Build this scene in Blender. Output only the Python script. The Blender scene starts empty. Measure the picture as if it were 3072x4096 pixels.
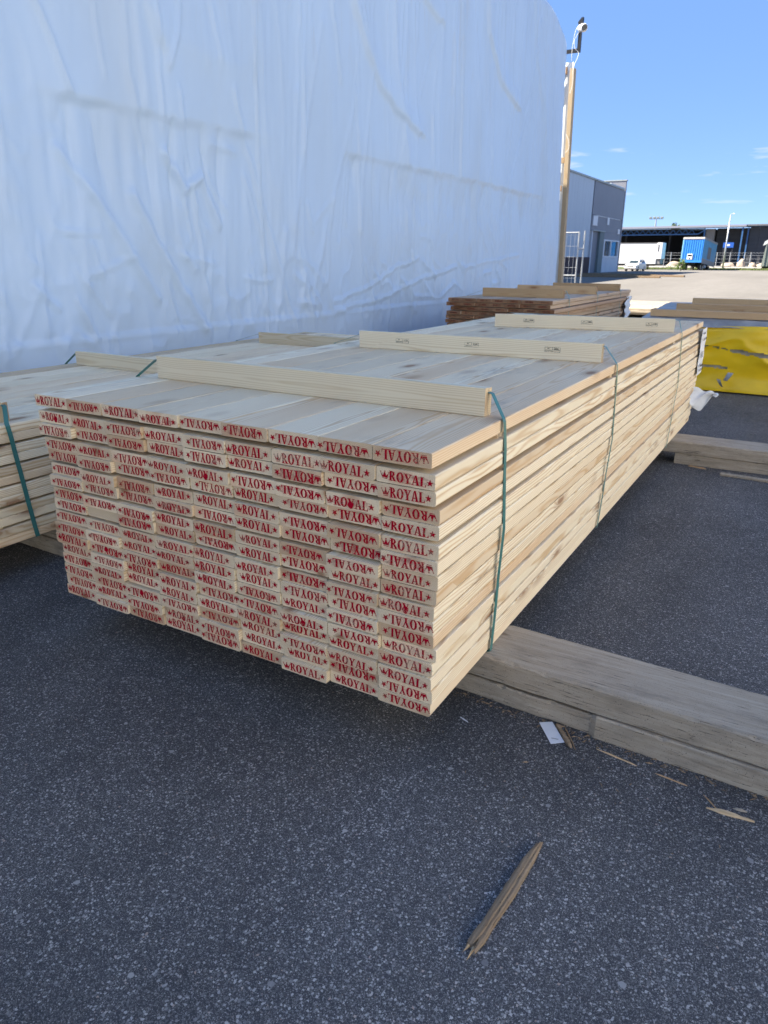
import bpy, math, random
import numpy as np
from mathutils import Vector, Matrix

# ------------------------------------------------------------------ scene, camera, light
scene = bpy.context.scene
COL = scene.collection
rng = random.Random(11)

cam_d = bpy.data.cameras.new('camera')
cam = bpy.data.objects.new('camera', cam_d)
COL.objects.link(cam)
scene.camera = cam
cam_d.sensor_fit = 'VERTICAL'
cam_d.sensor_height = 36.0
cam_d.lens = 25.242
cam_d.clip_start = 0.05
cam_d.clip_end = 4000
_yaw, _pitch, _roll = -0.52590, 0.33930, 0.0056
_f = Vector((math.sin(_yaw) * math.cos(_pitch), math.cos(_yaw) * math.cos(_pitch), -math.sin(_pitch)))
_r = Vector((math.cos(_yaw), -math.sin(_yaw), 0))
_u = _r.cross(_f)
_r2 = _r * math.cos(_roll) + _u * math.sin(_roll)
_u2 = _u * math.cos(_roll) - _r * math.sin(_roll)
_m = Matrix((_r2, _u2, -_f)).transposed().to_4x4()
_m.translation = Vector((0.8575, -1.7751, 1.5851))
cam.matrix_world = _m
cam_d.dof.use_dof = True
cam_d.dof.focus_distance = 2.6
cam_d.dof.aperture_fstop = 7.0
scene.render.resolution_x = 768
scene.render.resolution_y = 1024

SUN_TO = Vector((-0.94, -0.33, 0.95)).normalized()
SUN_EL = math.asin(SUN_TO.z)
SUN_AZ = math.atan2(SUN_TO.x, SUN_TO.y)

world = bpy.data.worlds.new('World')
scene.world = world
world.use_nodes = True
wn = world.node_tree
wn.nodes.clear()

sun_d = bpy.data.lights.new('sun', 'SUN')
sun_d.energy = 4.2
sun_d.angle = math.radians(0.55)
sun_d.color = (1.0, 0.90, 0.76)
sun = bpy.data.objects.new('sun', sun_d)
COL.objects.link(sun)
sun.rotation_euler = (-SUN_TO).to_track_quat('-Z', 'Y').to_euler()
sun.location = SUN_TO * 60

vs = scene.view_settings
vs.view_transform = 'Standard'
vs.look = 'None'
vs.gamma = 1.0
vs.use_curve_mapping = False
vs.exposure = 2.3

# ------------------------------------------------------------------ node helpers
def nd(nt, t, ins=None, **p):
    n = nt.nodes.new(t)
    for k, v in p.items():
        setattr(n, k, v)
    for k, v in (ins or {}).items():
        if isinstance(v, bpy.types.NodeSocket):
            nt.links.new(v, n.inputs[k])
        else:
            n.inputs[k].default_value = v
    return n

def M(nt, op, a, b=0.0, c=0.0, clamp=False):
    return nd(nt, 'ShaderNodeMath', {0: a, 1: b, 2: c}, operation=op, use_clamp=clamp).outputs[0]

def VM(nt, op, a, b=(0, 0, 0)):
    return nd(nt, 'ShaderNodeVectorMath', {0: a, 1: b}, operation=op).outputs[0]

def mixc(nt, f, a, b, blend='MIX'):
    n = nd(nt, 'ShaderNodeMix', data_type='RGBA', blend_type=blend)
    for i, v in ((0, f), (6, a), (7, b)):
        if isinstance(v, bpy.types.NodeSocket):
            nt.links.new(v, n.inputs[i])
        else:
            n.inputs[i].default_value = v if i == 0 else (tuple(v) + (1,))[:4]
    return n.outputs[2]

def ramp(nt, fac, stops, interp='LINEAR'):
    n = nd(nt, 'ShaderNodeValToRGB', {0: fac})
    cr = n.color_ramp
    cr.interpolation = interp
    while len(cr.elements) < len(stops):
        cr.elements.new(0.5)
    for e, (p, c) in zip(cr.elements, stops):
        e.position = p
        e.color = (c, c, c, 1) if not hasattr(c, '__len__') else (tuple(c) + (1,))[:4]
    return n.outputs[0]

def noise(nt, vec, scale=5.0, detail=3.0, rough=0.55, dist=0.0):
    return nd(nt, 'ShaderNodeTexNoise', {'Vector': vec, 'Scale': scale, 'Detail': detail,
                                         'Roughness': rough, 'Distortion': dist}).outputs[0]

def new_mat(name):
    m = bpy.data.materials.new(name)
    m.use_nodes = True
    nt = m.node_tree
    nt.nodes.clear()
    out = nd(nt, 'ShaderNodeOutputMaterial')
    return m, nt, out

def principled(nt, out, color, rough=0.6, normal=None, spec=0.4, metal=0.0):
    b = nd(nt, 'ShaderNodeBsdfPrincipled')
    for k, v in (('Base Color', color), ('Roughness', rough), ('Specular IOR Level', spec), ('Metallic', metal)):
        if isinstance(v, bpy.types.NodeSocket):
            nt.links.new(v, b.inputs[k])
        else:
            b.inputs[k].default_value = (tuple(v) + (1,))[:4] if k == 'Base Color' else v
    if normal is not None:
        nt.links.new(normal, b.inputs['Normal'])
    nt.links.new(b.outputs[0], out.inputs[0])
    return b

def bump(nt, h, strength=0.3, dist=0.01):
    return nd(nt, 'ShaderNodeBump', {'Height': h, 'Strength': strength, 'Distance': dist}).outputs[0]

def simple(name, color, rough=0.6, var=0.12, scale=6.0, spec=0.4, metal=0.0, bstr=0.1, stretch=(1, 1, 1)):
    m, nt, out = new_mat(name)
    tc = nd(nt, 'ShaderNodeTexCoord')
    v = VM(nt, 'MULTIPLY', tc.outputs['Object'], stretch)
    f = noise(nt, v, scale, 5.0, 0.65)
    c = mixc(nt, M(nt, 'MULTIPLY', M(nt, 'SUBTRACT', f, 0.35), 2.2, clamp=True),
             tuple(x * (1 - var) for x in color), tuple(min(1, x * (1 + var)) for x in color))
    principled(nt, out, c, rough, bump(nt, f, bstr, 0.01), spec, metal)
    return m

# ------------------------------------------------------------------ sky
tc = nd(wn, 'ShaderNodeTexCoord')
sky = nd(wn, 'ShaderNodeTexSky', sky_type='NISHITA', sun_disc=False, sun_elevation=SUN_EL,
         sun_rotation=SUN_AZ % (2 * math.pi), air_density=0.5, dust_density=0.0, ozone_density=1.0, altitude=0)
sepw = nd(wn, 'ShaderNodeSeparateXYZ', {0: tc.outputs['Generated']})
# thin fair-weather streaks low over the horizon, all the way round
az = M(wn, 'ARCTAN2', sepw.outputs[0], sepw.outputs[1])
cv = nd(wn, 'ShaderNodeCombineXYZ', {0: M(wn, 'MULTIPLY', az, 6.5), 1: M(wn, 'MULTIPLY', sepw.outputs[2], 46.0), 2: 3.7})
cn = noise(wn, cv.outputs[0], 1.25, 4.0, 0.5, 0.2)
cf = ramp(wn, cn, [(0.615, 0.0), (0.72, 0.75), (1.0, 0.9)])
band = ramp(wn, sepw.outputs[2], [(0.0, 0.0), (0.02, 0.4), (0.06, 1.0), (0.125, 0.9), (0.17, 0.0)])
cf = M(wn, 'MULTIPLY', cf, band, clamp=True)
clear = mixc(wn, 0.82, sky.outputs[0], (0.42, 0.84, 1.85))       # evens out the gradient towards the horizon, as in clear dry air
skyc = mixc(wn, cf, clear, (1.9, 2.05, 2.25))
bg = nd(wn, 'ShaderNodeBackground', {0: skyc, 1: 0.10})
wo = nd(wn, 'ShaderNodeOutputWorld')
wn.links.new(bg.outputs[0], wo.inputs[0])

# ------------------------------------------------------------------ mesh helpers
class MB:
    def __init__(self):
        self.v = []
        self.f = []

    def add(self, vs_, fs_):
        o = len(self.v)
        self.v += [tuple(p) for p in vs_]
        self.f += [tuple(i + o for i in f) for f in fs_]
        return self

    def box(self, x0, x1, y0, y1, z0, z1, b=0.0):
        if b <= 0:
            return self.add([(x0, y0, z0), (x1, y0, z0), (x1, y1, z0), (x0, y1, z0),
                             (x0, y0, z1), (x1, y0, z1), (x1, y1, z1), (x0, y1, z1)],
                            [(0, 3, 2, 1), (4, 5, 6, 7), (0, 1, 5, 4), (1, 2, 6, 5), (2, 3, 7, 6), (3, 0, 4, 7)])
        def ringz(z, i):
            return [(x0 + i + b, y0 + i, z), (x1 - i - b, y0 + i, z), (x1 - i, y0 + i + b, z), (x1 - i, y1 - i - b, z),
                    (x1 - i - b, y1 - i, z), (x0 + i + b, y1 - i, z), (x0 + i, y1 - i - b, z), (x0 + i, y0 + i + b, z)]
        rs = [ringz(z0, b * .7), ringz(z0 + b, 0), ringz(z1 - b, 0), ringz(z1, b * .7)]
        fs_ = [tuple(reversed(range(8)))]
        for k in range(3):
            for i in range(8):
                j = (i + 1) % 8
                fs_.append((k * 8 + i, k * 8 + j, k * 8 + 8 + j, k * 8 + 8 + i))
        fs_.append(tuple(range(24, 32)))
        return self.add([p for r in rs for p in r], fs_)

    def tube(self, pts, r, n=8, cap=True):
        pts = [Vector(p) for p in pts]
        rings = []
        for i, p in enumerate(pts):
            d = (pts[min(i + 1, len(pts) - 1)] - pts[max(i - 1, 0)]).normalized()
            a = d.orthogonal().normalized() if i == 0 else (rings_a - d * rings_a.dot(d)).normalized()
            rings_a = a
            b = d.cross(a)
            rr = r[i] if hasattr(r, '__len__') else r
            rings.append([p + a * (rr * math.cos(2 * math.pi * k / n)) + b * (rr * math.sin(2 * math.pi * k / n)) for k in range(n)])
        fs_ = []
        for i in range(len(pts) - 1):
            for k in range(n):
                j = (k + 1) % n
                fs_.append((i * n + k, i * n + j, (i + 1) * n + j, (i + 1) * n + k))
        if cap:
            fs_.append(tuple(reversed(range(n))))
            fs_.append(tuple(range((len(pts) - 1) * n, len(pts) * n)))
        return self.add([p for r_ in rings for p in r_], fs_)

    def bar(self, p, q, w, h):
        """rectangular bar from p to q; w across horizontally, h the other way"""
        p, q = Vector(p), Vector(q)
        d = (q - p).normalized()
        s = d.cross(Vector((0, 0, 1)))
        s = s.normalized() if s.length > 1e-4 else Vector((1, 0, 0))
        t = s.cross(d)
        c = [(-w / 2, -h / 2), (w / 2, -h / 2), (w / 2, h / 2), (-w / 2, h / 2)]
        vs_ = [e + s * a + t * b for e in (p, q) for a, b in c]
        return self.add(vs_, [(0, 1, 2, 3), (7, 6, 5, 4), (0, 4, 5, 1), (1, 5, 6, 2), (2, 6, 7, 3), (3, 7, 4, 0)])

    def prism(self, poly, axis, a0, a1):
        """extrude a 2-D polygon along an axis (0:x 1:y 2:z)"""
        def P(u, v, w):
            return {0: (w, u, v), 1: (u, w, v), 2: (u, v, w)}[axis]
        n = len(poly)
        vs_ = [P(u, v, a0) for u, v in poly] + [P(u, v, a1) for u, v in poly]
        fs_ = [tuple(range(n)), tuple(reversed(range(n, 2 * n)))]
        fs_ += [(i, i + n, (i + 1) % n + n, (i + 1) % n) for i in range(n)]
        return self.add(vs_, fs_)

    def mesh(self, name, smooth=False):
        me = bpy.data.meshes.new(name)
        me.from_pydata(self.v, [], self.f)
        me.validate()
        me.update()
        if smooth:
            me.polygons.foreach_set('use_smooth', [True] * len(me.polygons))
        return me

def link(name, data, mat=None, parent=None):
    o = bpy.data.objects.new(name, data)
    COL.objects.link(o)
    if mat is not None and data is not None and not data.materials:
        data.materials.append(mat)
    if parent is not None:
        o.parent = parent
    return o

def obj(name, mb, mat, parent=None, smooth=False, local=False):
    """one mesh object; world coordinates are turned into the parent's own unless local"""
    if parent is not None and not local:
        off = parent.location.copy()
        p = parent.parent
        while p is not None:
            off += p.location
            p = p.parent
        mb.v = [(x - off.x, y - off.y, z - off.z) for x, y, z in mb.v]
    return link(name, mb.mesh(name, smooth), mat, parent)

def top(name, label, cat, loc=(0, 0, 0), rot=(0, 0, 0), group=None):
    o = link(name, None)
    o.location = loc
    o.rotation_euler = rot
    o.empty_display_size = 0.1
    return tag(o, label, cat, group)

def tag(o, label, cat, group=None):
    o['label'] = label
    o['category'] = cat
    if group:
        o['group'] = group
    return o

def origin_to(o, loc):
    loc = Vector(loc)
    o.data.transform(Matrix.Translation(-loc))
    o.location = loc
    return o

def structure(name, mb, mat, smooth=False):
    o = obj(name, mb, mat, None, smooth)
    o['kind'] = 'structure'
    return o

# value noise on arrays, for cloth and rough edges
def vnoise(x, y, seed=0):
    xi = np.floor(x).astype(np.int64)
    yi = np.floor(y).astype(np.int64)
    fx = x - xi
    fy = y - yi
    fx = fx * fx * fx * (fx * (fx * 6 - 15) + 10)
    fy = fy * fy * fy * (fy * (fy * 6 - 15) + 10)
    def h(a, b):
        n = (a * 374761393 + b * 668265263 + seed * 974711) & 0x7fffffff
        n = ((n ^ (n >> 13)) * 1274126177) & 0x7fffffff
        return ((n ^ (n >> 16)) & 0xffff) / 65535.0
    return (h(xi, yi) * (1 - fx) + h(xi + 1, yi) * fx) * (1 - fy) + (h(xi, yi + 1) * (1 - fx) + h(xi + 1, yi + 1) * fx) * fy

def fbm(x, y, seed=0, o=3):
    s = 0
    a = 0.5
    for k in range(o):
        s = s + a * vnoise(x * 2 ** k, y * 2 ** k, seed + k)
        a *= 0.5
    return s / (1 - 0.5 ** o)

def grid_mesh(name, V, keep=None, smooth=True):
    """V: (n, m, 3) array of points"""
    n, m = V.shape[:2]
    idx = np.arange(n * m).reshape(n, m)
    q = np.stack([idx[:-1, :-1], idx[1:, :-1], idx[1:, 1:], idx[:-1, 1:]], -1)
    if keep is not None:
        q = q[keep]
    q = q.reshape(-1, 4)
    me = bpy.data.meshes.new(name)
    me.from_pydata(V.reshape(-1, 3).tolist(), [], q.tolist())
    me.update()
    if smooth:
        me.polygons.foreach_set('use_smooth', [True] * len(me.polygons))
    return me

# ------------------------------------------------------------------ materials
def wood_mat(name, early, late, red, end, knot=(0.26, 0.115, 0.045), stain=0.0, ring=0.0052, endrough=1.0, redamt=0.6, knotr=0.135):
    """sawn softwood, one solid texture for faces and end grain; grain runs along the object's Y"""
    m, nt, out = new_mat(name)
    tc = nd(nt, 'ShaderNodeTexCoord')
    oi = nd(nt, 'ShaderNodeObjectInfo')
    rnd = oi.outputs['Random']
    wn_ = nd(nt, 'ShaderNodeTexWhiteNoise', {'W': M(nt, 'MULTIPLY', rnd, 913.0)}, noise_dimensions='1D')
    rs = nd(nt, 'ShaderNodeSeparateColor', {0: wn_.outputs['Color']})
    r1, r2, r3 = rs.outputs[0], rs.outputs[1], rs.outputs[2]
    P = tc.outputs['Object']
    offs = nd(nt, 'ShaderNodeCombineXYZ', {0: M(nt, 'MULTIPLY', r1, 31.0), 1: M(nt, 'MULTIPLY', r2, 47.0), 2: M(nt, 'MULTIPLY', r3, 23.0)})
    Pr = VM(nt, 'ADD', P, offs.outputs[0])
    s = nd(nt, 'ShaderNodeSeparateXYZ', {0: P})
    nlow = noise(nt, VM(nt, 'MULTIPLY', Pr, (5.0, 0.9, 5.0)), 1.0, 2.0, 0.5)
    nmid = noise(nt, VM(nt, 'MULTIPLY', Pr, (22.0, 3.0, 22.0)), 1.0, 2.0, 0.5)
    px = M(nt, 'MULTIPLY', M(nt, 'SUBTRACT', r1, 0.5), 0.20)
    pz = M(nt, 'SUBTRACT', 0.02, M(nt, 'MULTIPLY', M(nt, 'SUBTRACT', r2, 0.3), 0.17))
    dx = M(nt, 'SUBTRACT', s.outputs[0], px)
    dz = M(nt, 'SUBTRACT', s.outputs[2], pz)
    rad = M(nt, 'SQRT', M(nt, 'ADD', M(nt, 'MULTIPLY', dx, dx), M(nt, 'MULTIPLY', dz, dz)))
    rad = M(nt, 'ADD', rad, M(nt, 'MULTIPLY', nlow, 0.035))
    rad = M(nt, 'ADD', rad, M(nt, 'MULTIPLY', nmid, 0.006))
    # knots, long ellipses; the grain bends round them
    kv = VM(nt, 'MULTIPLY', Pr, (6.5, 2.6, 9.0))
    vor = nd(nt, 'ShaderNodeTexVoronoi', {'Vector': kv, 'Scale': 1.0, 'Randomness': 1.0}, feature='F1')
    vs_ = nd(nt, 'ShaderNodeSeparateColor', {0: vor.outputs['Color']})
    kd = M(nt, 'ADD', vor.outputs['Distance'], M(nt, 'MULTIPLY', M(nt, 'GREATER_THAN', vs_.outputs[0], 0.55), 1.0))
    rad = M(nt, 'ADD', rad, M(nt, 'MULTIPLY', M(nt, 'POWER', 2.718, M(nt, 'MULTIPLY', kd, -9.0)), 0.035))
    ph = M(nt, 'MULTIPLY', rad, 6.2832 / ring)
    wv = M(nt, 'MULTIPLY_ADD', M(nt, 'SINE', ph), 0.5, 0.5)
    wv = M(nt, 'POWER', wv, 2.6)
    lt = M(nt, 'MULTIPLY', wv, M(nt, 'MULTIPLY_ADD', nlow, 0.9, 0.15), clamp=True)
    col = mixc(nt, lt, early, late)
    heart = M(nt, 'MULTIPLY', M(nt, 'SUBTRACT', M(nt, 'ADD', r3, M(nt, 'MULTIPLY', nlow, 0.6)), 0.90), 2.4, clamp=True)
    col = mixc(nt, M(nt, 'MULTIPLY', heart, redamt), col, red)
    # board-to-board tone
    col = mixc(nt, 1.0, col, ramp(nt, r2, [(0.0, (0.74, 0.71, 0.68)), (0.35, (0.92, 0.90, 0.87)), (0.7, (0.97, 0.96, 0.95)), (1.0, (1.02, 1.02, 1.02))]), 'MULTIPLY')
    fib = noise(nt, VM(nt, 'MULTIPLY', Pr, (260.0, 6.0, 260.0)), 1.0, 2.0, 0.6)
    col = mixc(nt, M(nt, 'MULTIPLY', fib, 0.14), col, late)
    # end grain
    nrm = nd(nt, 'ShaderNodeSeparateXYZ', {0: tc.outputs['Normal']})
    isend = M(nt, 'GREATER_THAN', M(nt, 'ABSOLUTE', nrm.outputs[1]), 0.72)
    sp = noise(nt, Pr, 420.0, 3.0, 0.7)
    sp2 = noise(nt, VM(nt, 'MULTIPLY', Pr, (30, 1, 60)), 1.0, 3.0, 0.6)
    ecol = mixc(nt, M(nt, 'MULTIPLY', wv, 0.55), end, tuple(c * 0.60 for c in end))
    ecol = mixc(nt, ramp(nt, sp, [(0.35, 0.0), (0.75, 0.45)]), ecol, tuple(min(1, c * 1.45) for c in end))
    ecol = mixc(nt, ramp(nt, sp, [(0.28, 0.55), (0.45, 0.0)]), ecol, tuple(c * 0.45 for c in end))
    ecol = mixc(nt, M(nt, 'MULTIPLY', sp2, 0.45), ecol, tuple(c * 0.72 for c in end))
    hz = ramp(nt, M(nt, 'ADD', rad, M(nt, 'MULTIPLY', r1, 0.06)), [(0.05, 1.0), (0.10, 0.0)])
    ecol = mixc(nt, M(nt, 'MULTIPLY', hz, 0.55), ecol, (end[0] * 0.78, end[1] * 0.60, end[2] * 0.52))
    tone = ramp(nt, r3, [(0.0, (1.18, 1.17, 1.14)), (0.35, (1.02, 1.0, 0.98)), (0.75, (0.92, 0.88, 0.84)), (1.0, (0.80, 0.68, 0.60))])
    ecol = mixc(nt, 1.0, ecol, tone, 'MULTIPLY')
    col = mixc(nt, isend, col, ecol)
    kf = ramp(nt, kd, [(0.0, 1.0), (knotr * 0.7, 0.95), (knotr * 1.15, 0.45), (knotr * 2.4, 0.0)])
    col = mixc(nt, M(nt, 'MULTIPLY', kf, 0.85), col, knot)
    if stain > 0:
        g = nd(nt, 'ShaderNodeNewGeometry')
        wp = g.outputs['Position']
        n1 = noise(nt, VM(nt, 'MULTIPLY', wp, (3.2, 1.3, 2.0)), 1.0, 3.0, 0.6)
        n2 = noise(nt, VM(nt, 'MULTIPLY', Pr, (40.0, 9.0, 40.0)), 1.0, 4.0, 0.7)
        st = M(nt, 'MULTIPLY', ramp(nt, n1, [(0.50, 0.0), (0.72, 1.0)]), ramp(nt, n2, [(0.42, 0.0), (0.66, 1.0)]))
        sn = nd(nt, 'ShaderNodeSeparateXYZ', {0: tc.outputs['Normal']})
        up = M(nt, 'MULTIPLY_ADD', M(nt, 'GREATER_THAN', sn.outputs[2], 0.6), 0.85, 0.15)
        col = mixc(nt, M(nt, 'MULTIPLY', M(nt, 'MULTIPLY', st, stain), up), col, (0.12, 0.13, 0.15))
    h = M(nt, 'ADD', M(nt, 'MULTIPLY', wv, 0.25), M(nt, 'MULTIPLY', fib, 0.6))
    h = M(nt, 'ADD', M(nt, 'MULTIPLY', h, M(nt, 'SUBTRACT', 1.0, isend)), M(nt, 'MULTIPLY', M(nt, 'MULTIPLY', sp, 2.5), isend))
    principled(nt, out, col, 0.72, bump(nt, h, 0.35 * endrough, 0.0012), 0.25)
    return m

PINE = wood_mat('fresh_pine', (0.94, 0.845, 0.63), (0.60, 0.37, 0.16), (0.66, 0.42, 0.22), (0.80, 0.625, 0.41), stain=0.38)
BATTEN = wood_mat('batten_spruce', (0.90, 0.81, 0.60), (0.66, 0.52, 0.30), (0.60, 0.44, 0.28), (0.58, 0.45, 0.28), ring=0.0075, redamt=0.2, knotr=0.06)
BROWN = wood_mat('older_pine', (0.55, 0.44, 0.33), (0.38, 0.26, 0.17), (0.42, 0.25, 0.16), (0.32, 0.175, 0.09), stain=0.5, redamt=0.4)
TAN = wood_mat('tan_timber', (0.64, 0.45, 0.25), (0.48, 0.29, 0.13), (0.42, 0.25, 0.13), (0.40, 0.27, 0.15), redamt=0.4)

def weathered(name, a, b, crack):
    m, nt, out = new_mat(name)
    tc = nd(nt, 'ShaderNodeTexCoord')
    P = tc.outputs['Object']
    g1 = noise(nt, VM(nt, 'MULTIPLY', P, (2.5, 60, 60)), 1.0, 5.0, 0.7, 0.6)
    g2 = noise(nt, VM(nt, 'MULTIPLY', P, (3.0, 9, 9)), 1.0, 3.0, 0.6)
    cr = noise(nt, VM(nt, 'MULTIPLY', P, (7.0, 190, 190)), 1.0, 3.0, 0.6, 0.5)
    dots = noise(nt, P, 240.0, 2.0, 0.5)
    c = mixc(nt, ramp(nt, g1, [(0.3, 0.0), (0.7, 1.0)]), a, b)
    c = mixc(nt, M(nt, 'MULTIPLY', g2, 0.45), c, tuple(x * 0.6 for x in a))
    dirt = ramp(nt, noise(nt, VM(nt, 'MULTIPLY', P, (3.0, 7.0, 7.0)), 1.0, 5.0, 0.7), [(0.50, 0.0), (0.66, 1.0)])
    c = mixc(nt, M(nt, 'MULTIPLY', dirt, 0.4), c, (0.12, 0.105, 0.085))
    cf_ = ramp(nt, cr, [(0.32, 1.0), (0.37, 0.0)])
    c = mixc(nt, M(nt, 'MULTIPLY', cf_, 0.75), c, crack)
    c = mixc(nt, ramp(nt, dots, [(0.30, 0.7), (0.36, 0.0)]), c, crack)
    vor = nd(nt, 'ShaderNodeTexVoronoi', {'Vector': VM(nt, 'MULTIPLY', P, (1.9, 5.0, 6.0)), 'Scale': 1.0})
    kf = ramp(nt, vor.outputs['Distance'], [(0.0, 1.0), (0.05, 0.8), (0.085, 0.0)])
    c = mixc(nt, M(nt, 'MULTIPLY', kf, 0.7), c, (0.13, 0.085, 0.05))
    h = M(nt, 'SUBTRACT', g1, M(nt, 'MULTIPLY', cf_, 1.2))
    principled(nt, out, c, 0.8, bump(nt, h, 0.5, 0.004), 0.2)
    return m

WEATHER = weathered('weathered_timber', (0.33, 0.275, 0.20), (0.52, 0.455, 0.355), (0.035, 0.028, 0.02))
STICKM = weathered('driftwood', (0.22, 0.15, 0.09), (0.40, 0.295, 0.185), (0.05, 0.035, 0.02))

# asphalt with exposed stones
def asphalt_mat():
    m, nt, out = new_mat('asphalt')
    g = nd(nt, 'ShaderNodeNewGeometry')
    P = VM(nt, 'MULTIPLY', g.outputs['Position'], (1, 1, 0))
    big = noise(nt, P, 0.8, 4.0, 0.6)
    mid = noise(nt, P, 7.0, 3.0, 0.6)
    warp = nd(nt, 'ShaderNodeTexNoise', {'Vector': P, 'Scale': 160.0, 'Detail': 2.0})
    Pw = VM(nt, 'ADD', P, VM(nt, 'MULTIPLY', warp.outputs['Color'], (0.008, 0.008, 0)))
    base = mixc(nt, noise(nt, P, 330.0, 3.0, 0.7), (0.024, 0.026, 0.030), (0.088, 0.092, 0.098))
    base = mixc(nt, M(nt, 'MULTIPLY', M(nt, 'SUBTRACT', mid, 0.4), 1.2, clamp=True), base, (0.050, 0.051, 0.054))
    h = noise(nt, P, 220.0, 3.0, 0.7)
    col = base
    for sc, thr, siz, br, met in ((420.0, 0.20, 0.54, 0.30, 'EUCLIDEAN'), (240.0, 0.38, 0.46, 0.46, 'MANHATTAN'), (135.0, 0.58, 0.42, 0.56, 'CHEBYCHEV'),
                                  (75.0, 0.86, 0.32, 0.56, 'MANHATTAN'), (27.0, 0.965, 0.22, 0.50, 'EUCLIDEAN')):
        v = nd(nt, 'ShaderNodeTexVoronoi', {'Vector': Pw, 'Scale': sc, 'Randomness': 1.0}, voronoi_dimensions='2D', distance=met)
        vc = nd(nt, 'ShaderNodeSeparateColor', {0: v.outputs['Color']})
        on = M(nt, 'GREATER_THAN', vc.outputs[0], thr)
        sz = M(nt, 'MULTIPLY_ADD', vc.outputs[1], siz * 0.8, siz * 0.3)
        inn = M(nt, 'LESS_THAN', v.outputs['Distance'], sz)
        f = M(nt, 'MULTIPLY', on, inn)
        tint = ramp(nt, vc.outputs[2], [(0.0, (br * 0.16, br * 0.16, br * 0.17)), (0.45, (br * 0.45, br * 0.45, br * 0.45)), (0.80, (br * 0.85, br * 0.84, br * 0.82)), (0.97, (br, br * 0.97, br * 0.93)), (1.0, (br * 0.8, br * 0.60, br * 0.48))])
        col = mixc(nt, M(nt, 'MULTIPLY', f, 0.9), col, tint)
        h = M(nt, 'ADD', h, M(nt, 'MULTIPLY', f, 0.5))
    col = mixc(nt, 1.0, col, ramp(nt, M(nt, 'ADD', M(nt, 'MULTIPLY', big, 0.6), M(nt, 'MULTIPLY', noise(nt, VM(nt, 'MULTIPLY', P, (1.0, 0.35, 1)), 2.6, 5.0, 0.65), 0.4)), [(0.36, 0.62), (0.50, 1.0), (0.64, 1.22)]), 'MULTIPLY')
    principled(nt, out, col, 0.72, bump(nt, h, 0.9, 0.004), 0.35)
    return m

ASPHALT = asphalt_mat()

def yard_mat():
    m, nt, out = new_mat('yard_concrete')
    g = nd(nt, 'ShaderNodeNewGeometry')
    P = g.outputs['Position']
    n1 = noise(nt, VM(nt, 'MULTIPLY', P, (0.25, 0.06, 1)), 1.0, 5.0, 0.6)
    n2 = noise(nt, VM(nt, 'MULTIPLY', P, (3.0, 1.0, 1)), 1.0, 4.0, 0.65)
    c = mixc(nt, ramp(nt, n1, [(0.3, 0.0), (0.7, 1.0)]), (0.140, 0.132, 0.117), (0.190, 0.180, 0.163))
    c = mixc(nt, ramp(nt, n2, [(0.3, 0.35), (0.6, 0.0)]), c, (0.11, 0.104, 0.095))
    principled(nt, out, c, 0.9, bump(nt, noise(nt, P, 30.0, 4.0, 0.7), 0.4, 0.01), 0.2)
    return m

YARD = yard_mat()

def tarp_mat():
    m, nt, out = new_mat('white_tarp_sky_tint')
    g = nd(nt, 'ShaderNodeNewGeometry')
    P = g.outputs['Position']
    n1 = noise(nt, VM(nt, 'MULTIPLY', P, (1, 1.0, 0.35)), 1.1, 4.0, 0.6)
    n2 = noise(nt, VM(nt, 'MULTIPLY', P, (1, 5.0, 0.9)), 1.0, 4.0, 0.65, 0.8)
    wp_ = nd(nt, 'ShaderNodeTexNoise', {'Vector': P, 'Scale': 0.9, 'Detail': 2.0})
    Pq = VM(nt, 'ADD', P, VM(nt, 'MULTIPLY', wp_.outputs['Color'], (0, 0.9, 0.5)))
    def ridged(v, sc, det):
        return nd(nt, 'ShaderNodeTexNoise', {'Vector': v, 'Scale': sc, 'Detail': det, 'Roughness': 0.5}, noise_type='RIDGED_MULTIFRACTAL').outputs[0]
    n3 = ridged(VM(nt, 'MULTIPLY', Pq, (0, 1.7, 0.30)), 1.0, 2.0)
    n4 = ridged(VM(nt, 'MULTIPLY', Pq, (0, 2.0, 1.5)), 1.3, 2.0)
    lowm = ramp(nt, noise(nt, P, 0.7, 2.0, 0.5), [(0.42, 0.0), (0.62, 1.0)])
    c = mixc(nt, ramp(nt, n1, [(0.42, 0.0), (0.75, 1.0)]), (0.475, 0.625, 0.81), (0.44, 0.565, 0.71))  # white sheet; blue of the skylight is put into its base colour
    sp = nd(nt, 'ShaderNodeSeparateXYZ', {0: P})
    # faint dirt runs where water lay in the upper folds
    hi = ramp(nt, M(nt, 'DIVIDE', sp.outputs[2], 7.0), [(0.45, 0.0), (0.6, 1.0)])
    c = mixc(nt, M(nt, 'MULTIPLY', M(nt, 'MULTIPLY', ramp(nt, n2, [(0.56, 0.0), (0.74, 0.5)]), hi), 0.55), c, (0.50, 0.47, 0.41))
    h = M(nt, 'ADD', M(nt, 'MULTIPLY', n3, 0.32), M(nt, 'MULTIPLY', M(nt, 'MULTIPLY', n4, lowm), 0.16))
    d = nd(nt, 'ShaderNodeBsdfPrincipled', {'Roughness': 0.38, 'Specular IOR Level': 0.45})
    nt.links.new(c, d.inputs['Base Color'])
    bn = bump(nt, h, 0.45, 0.02)
    nt.links.new(bn, d.inputs['Normal'])
    t = nd(nt, 'ShaderNodeBsdfTranslucent', {'Color': (0.85, 0.88, 0.9, 1)})
    nt.links.new(bn, t.inputs['Normal'])
    mx = nd(nt, 'ShaderNodeMixShader', {0: 0.12})
    nt.links.new(d.outputs[0], mx.inputs[1])
    nt.links.new(t.outputs[0], mx.inputs[2])
    nt.links.new(mx.outputs[0], out.inputs[0])
    return m

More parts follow.
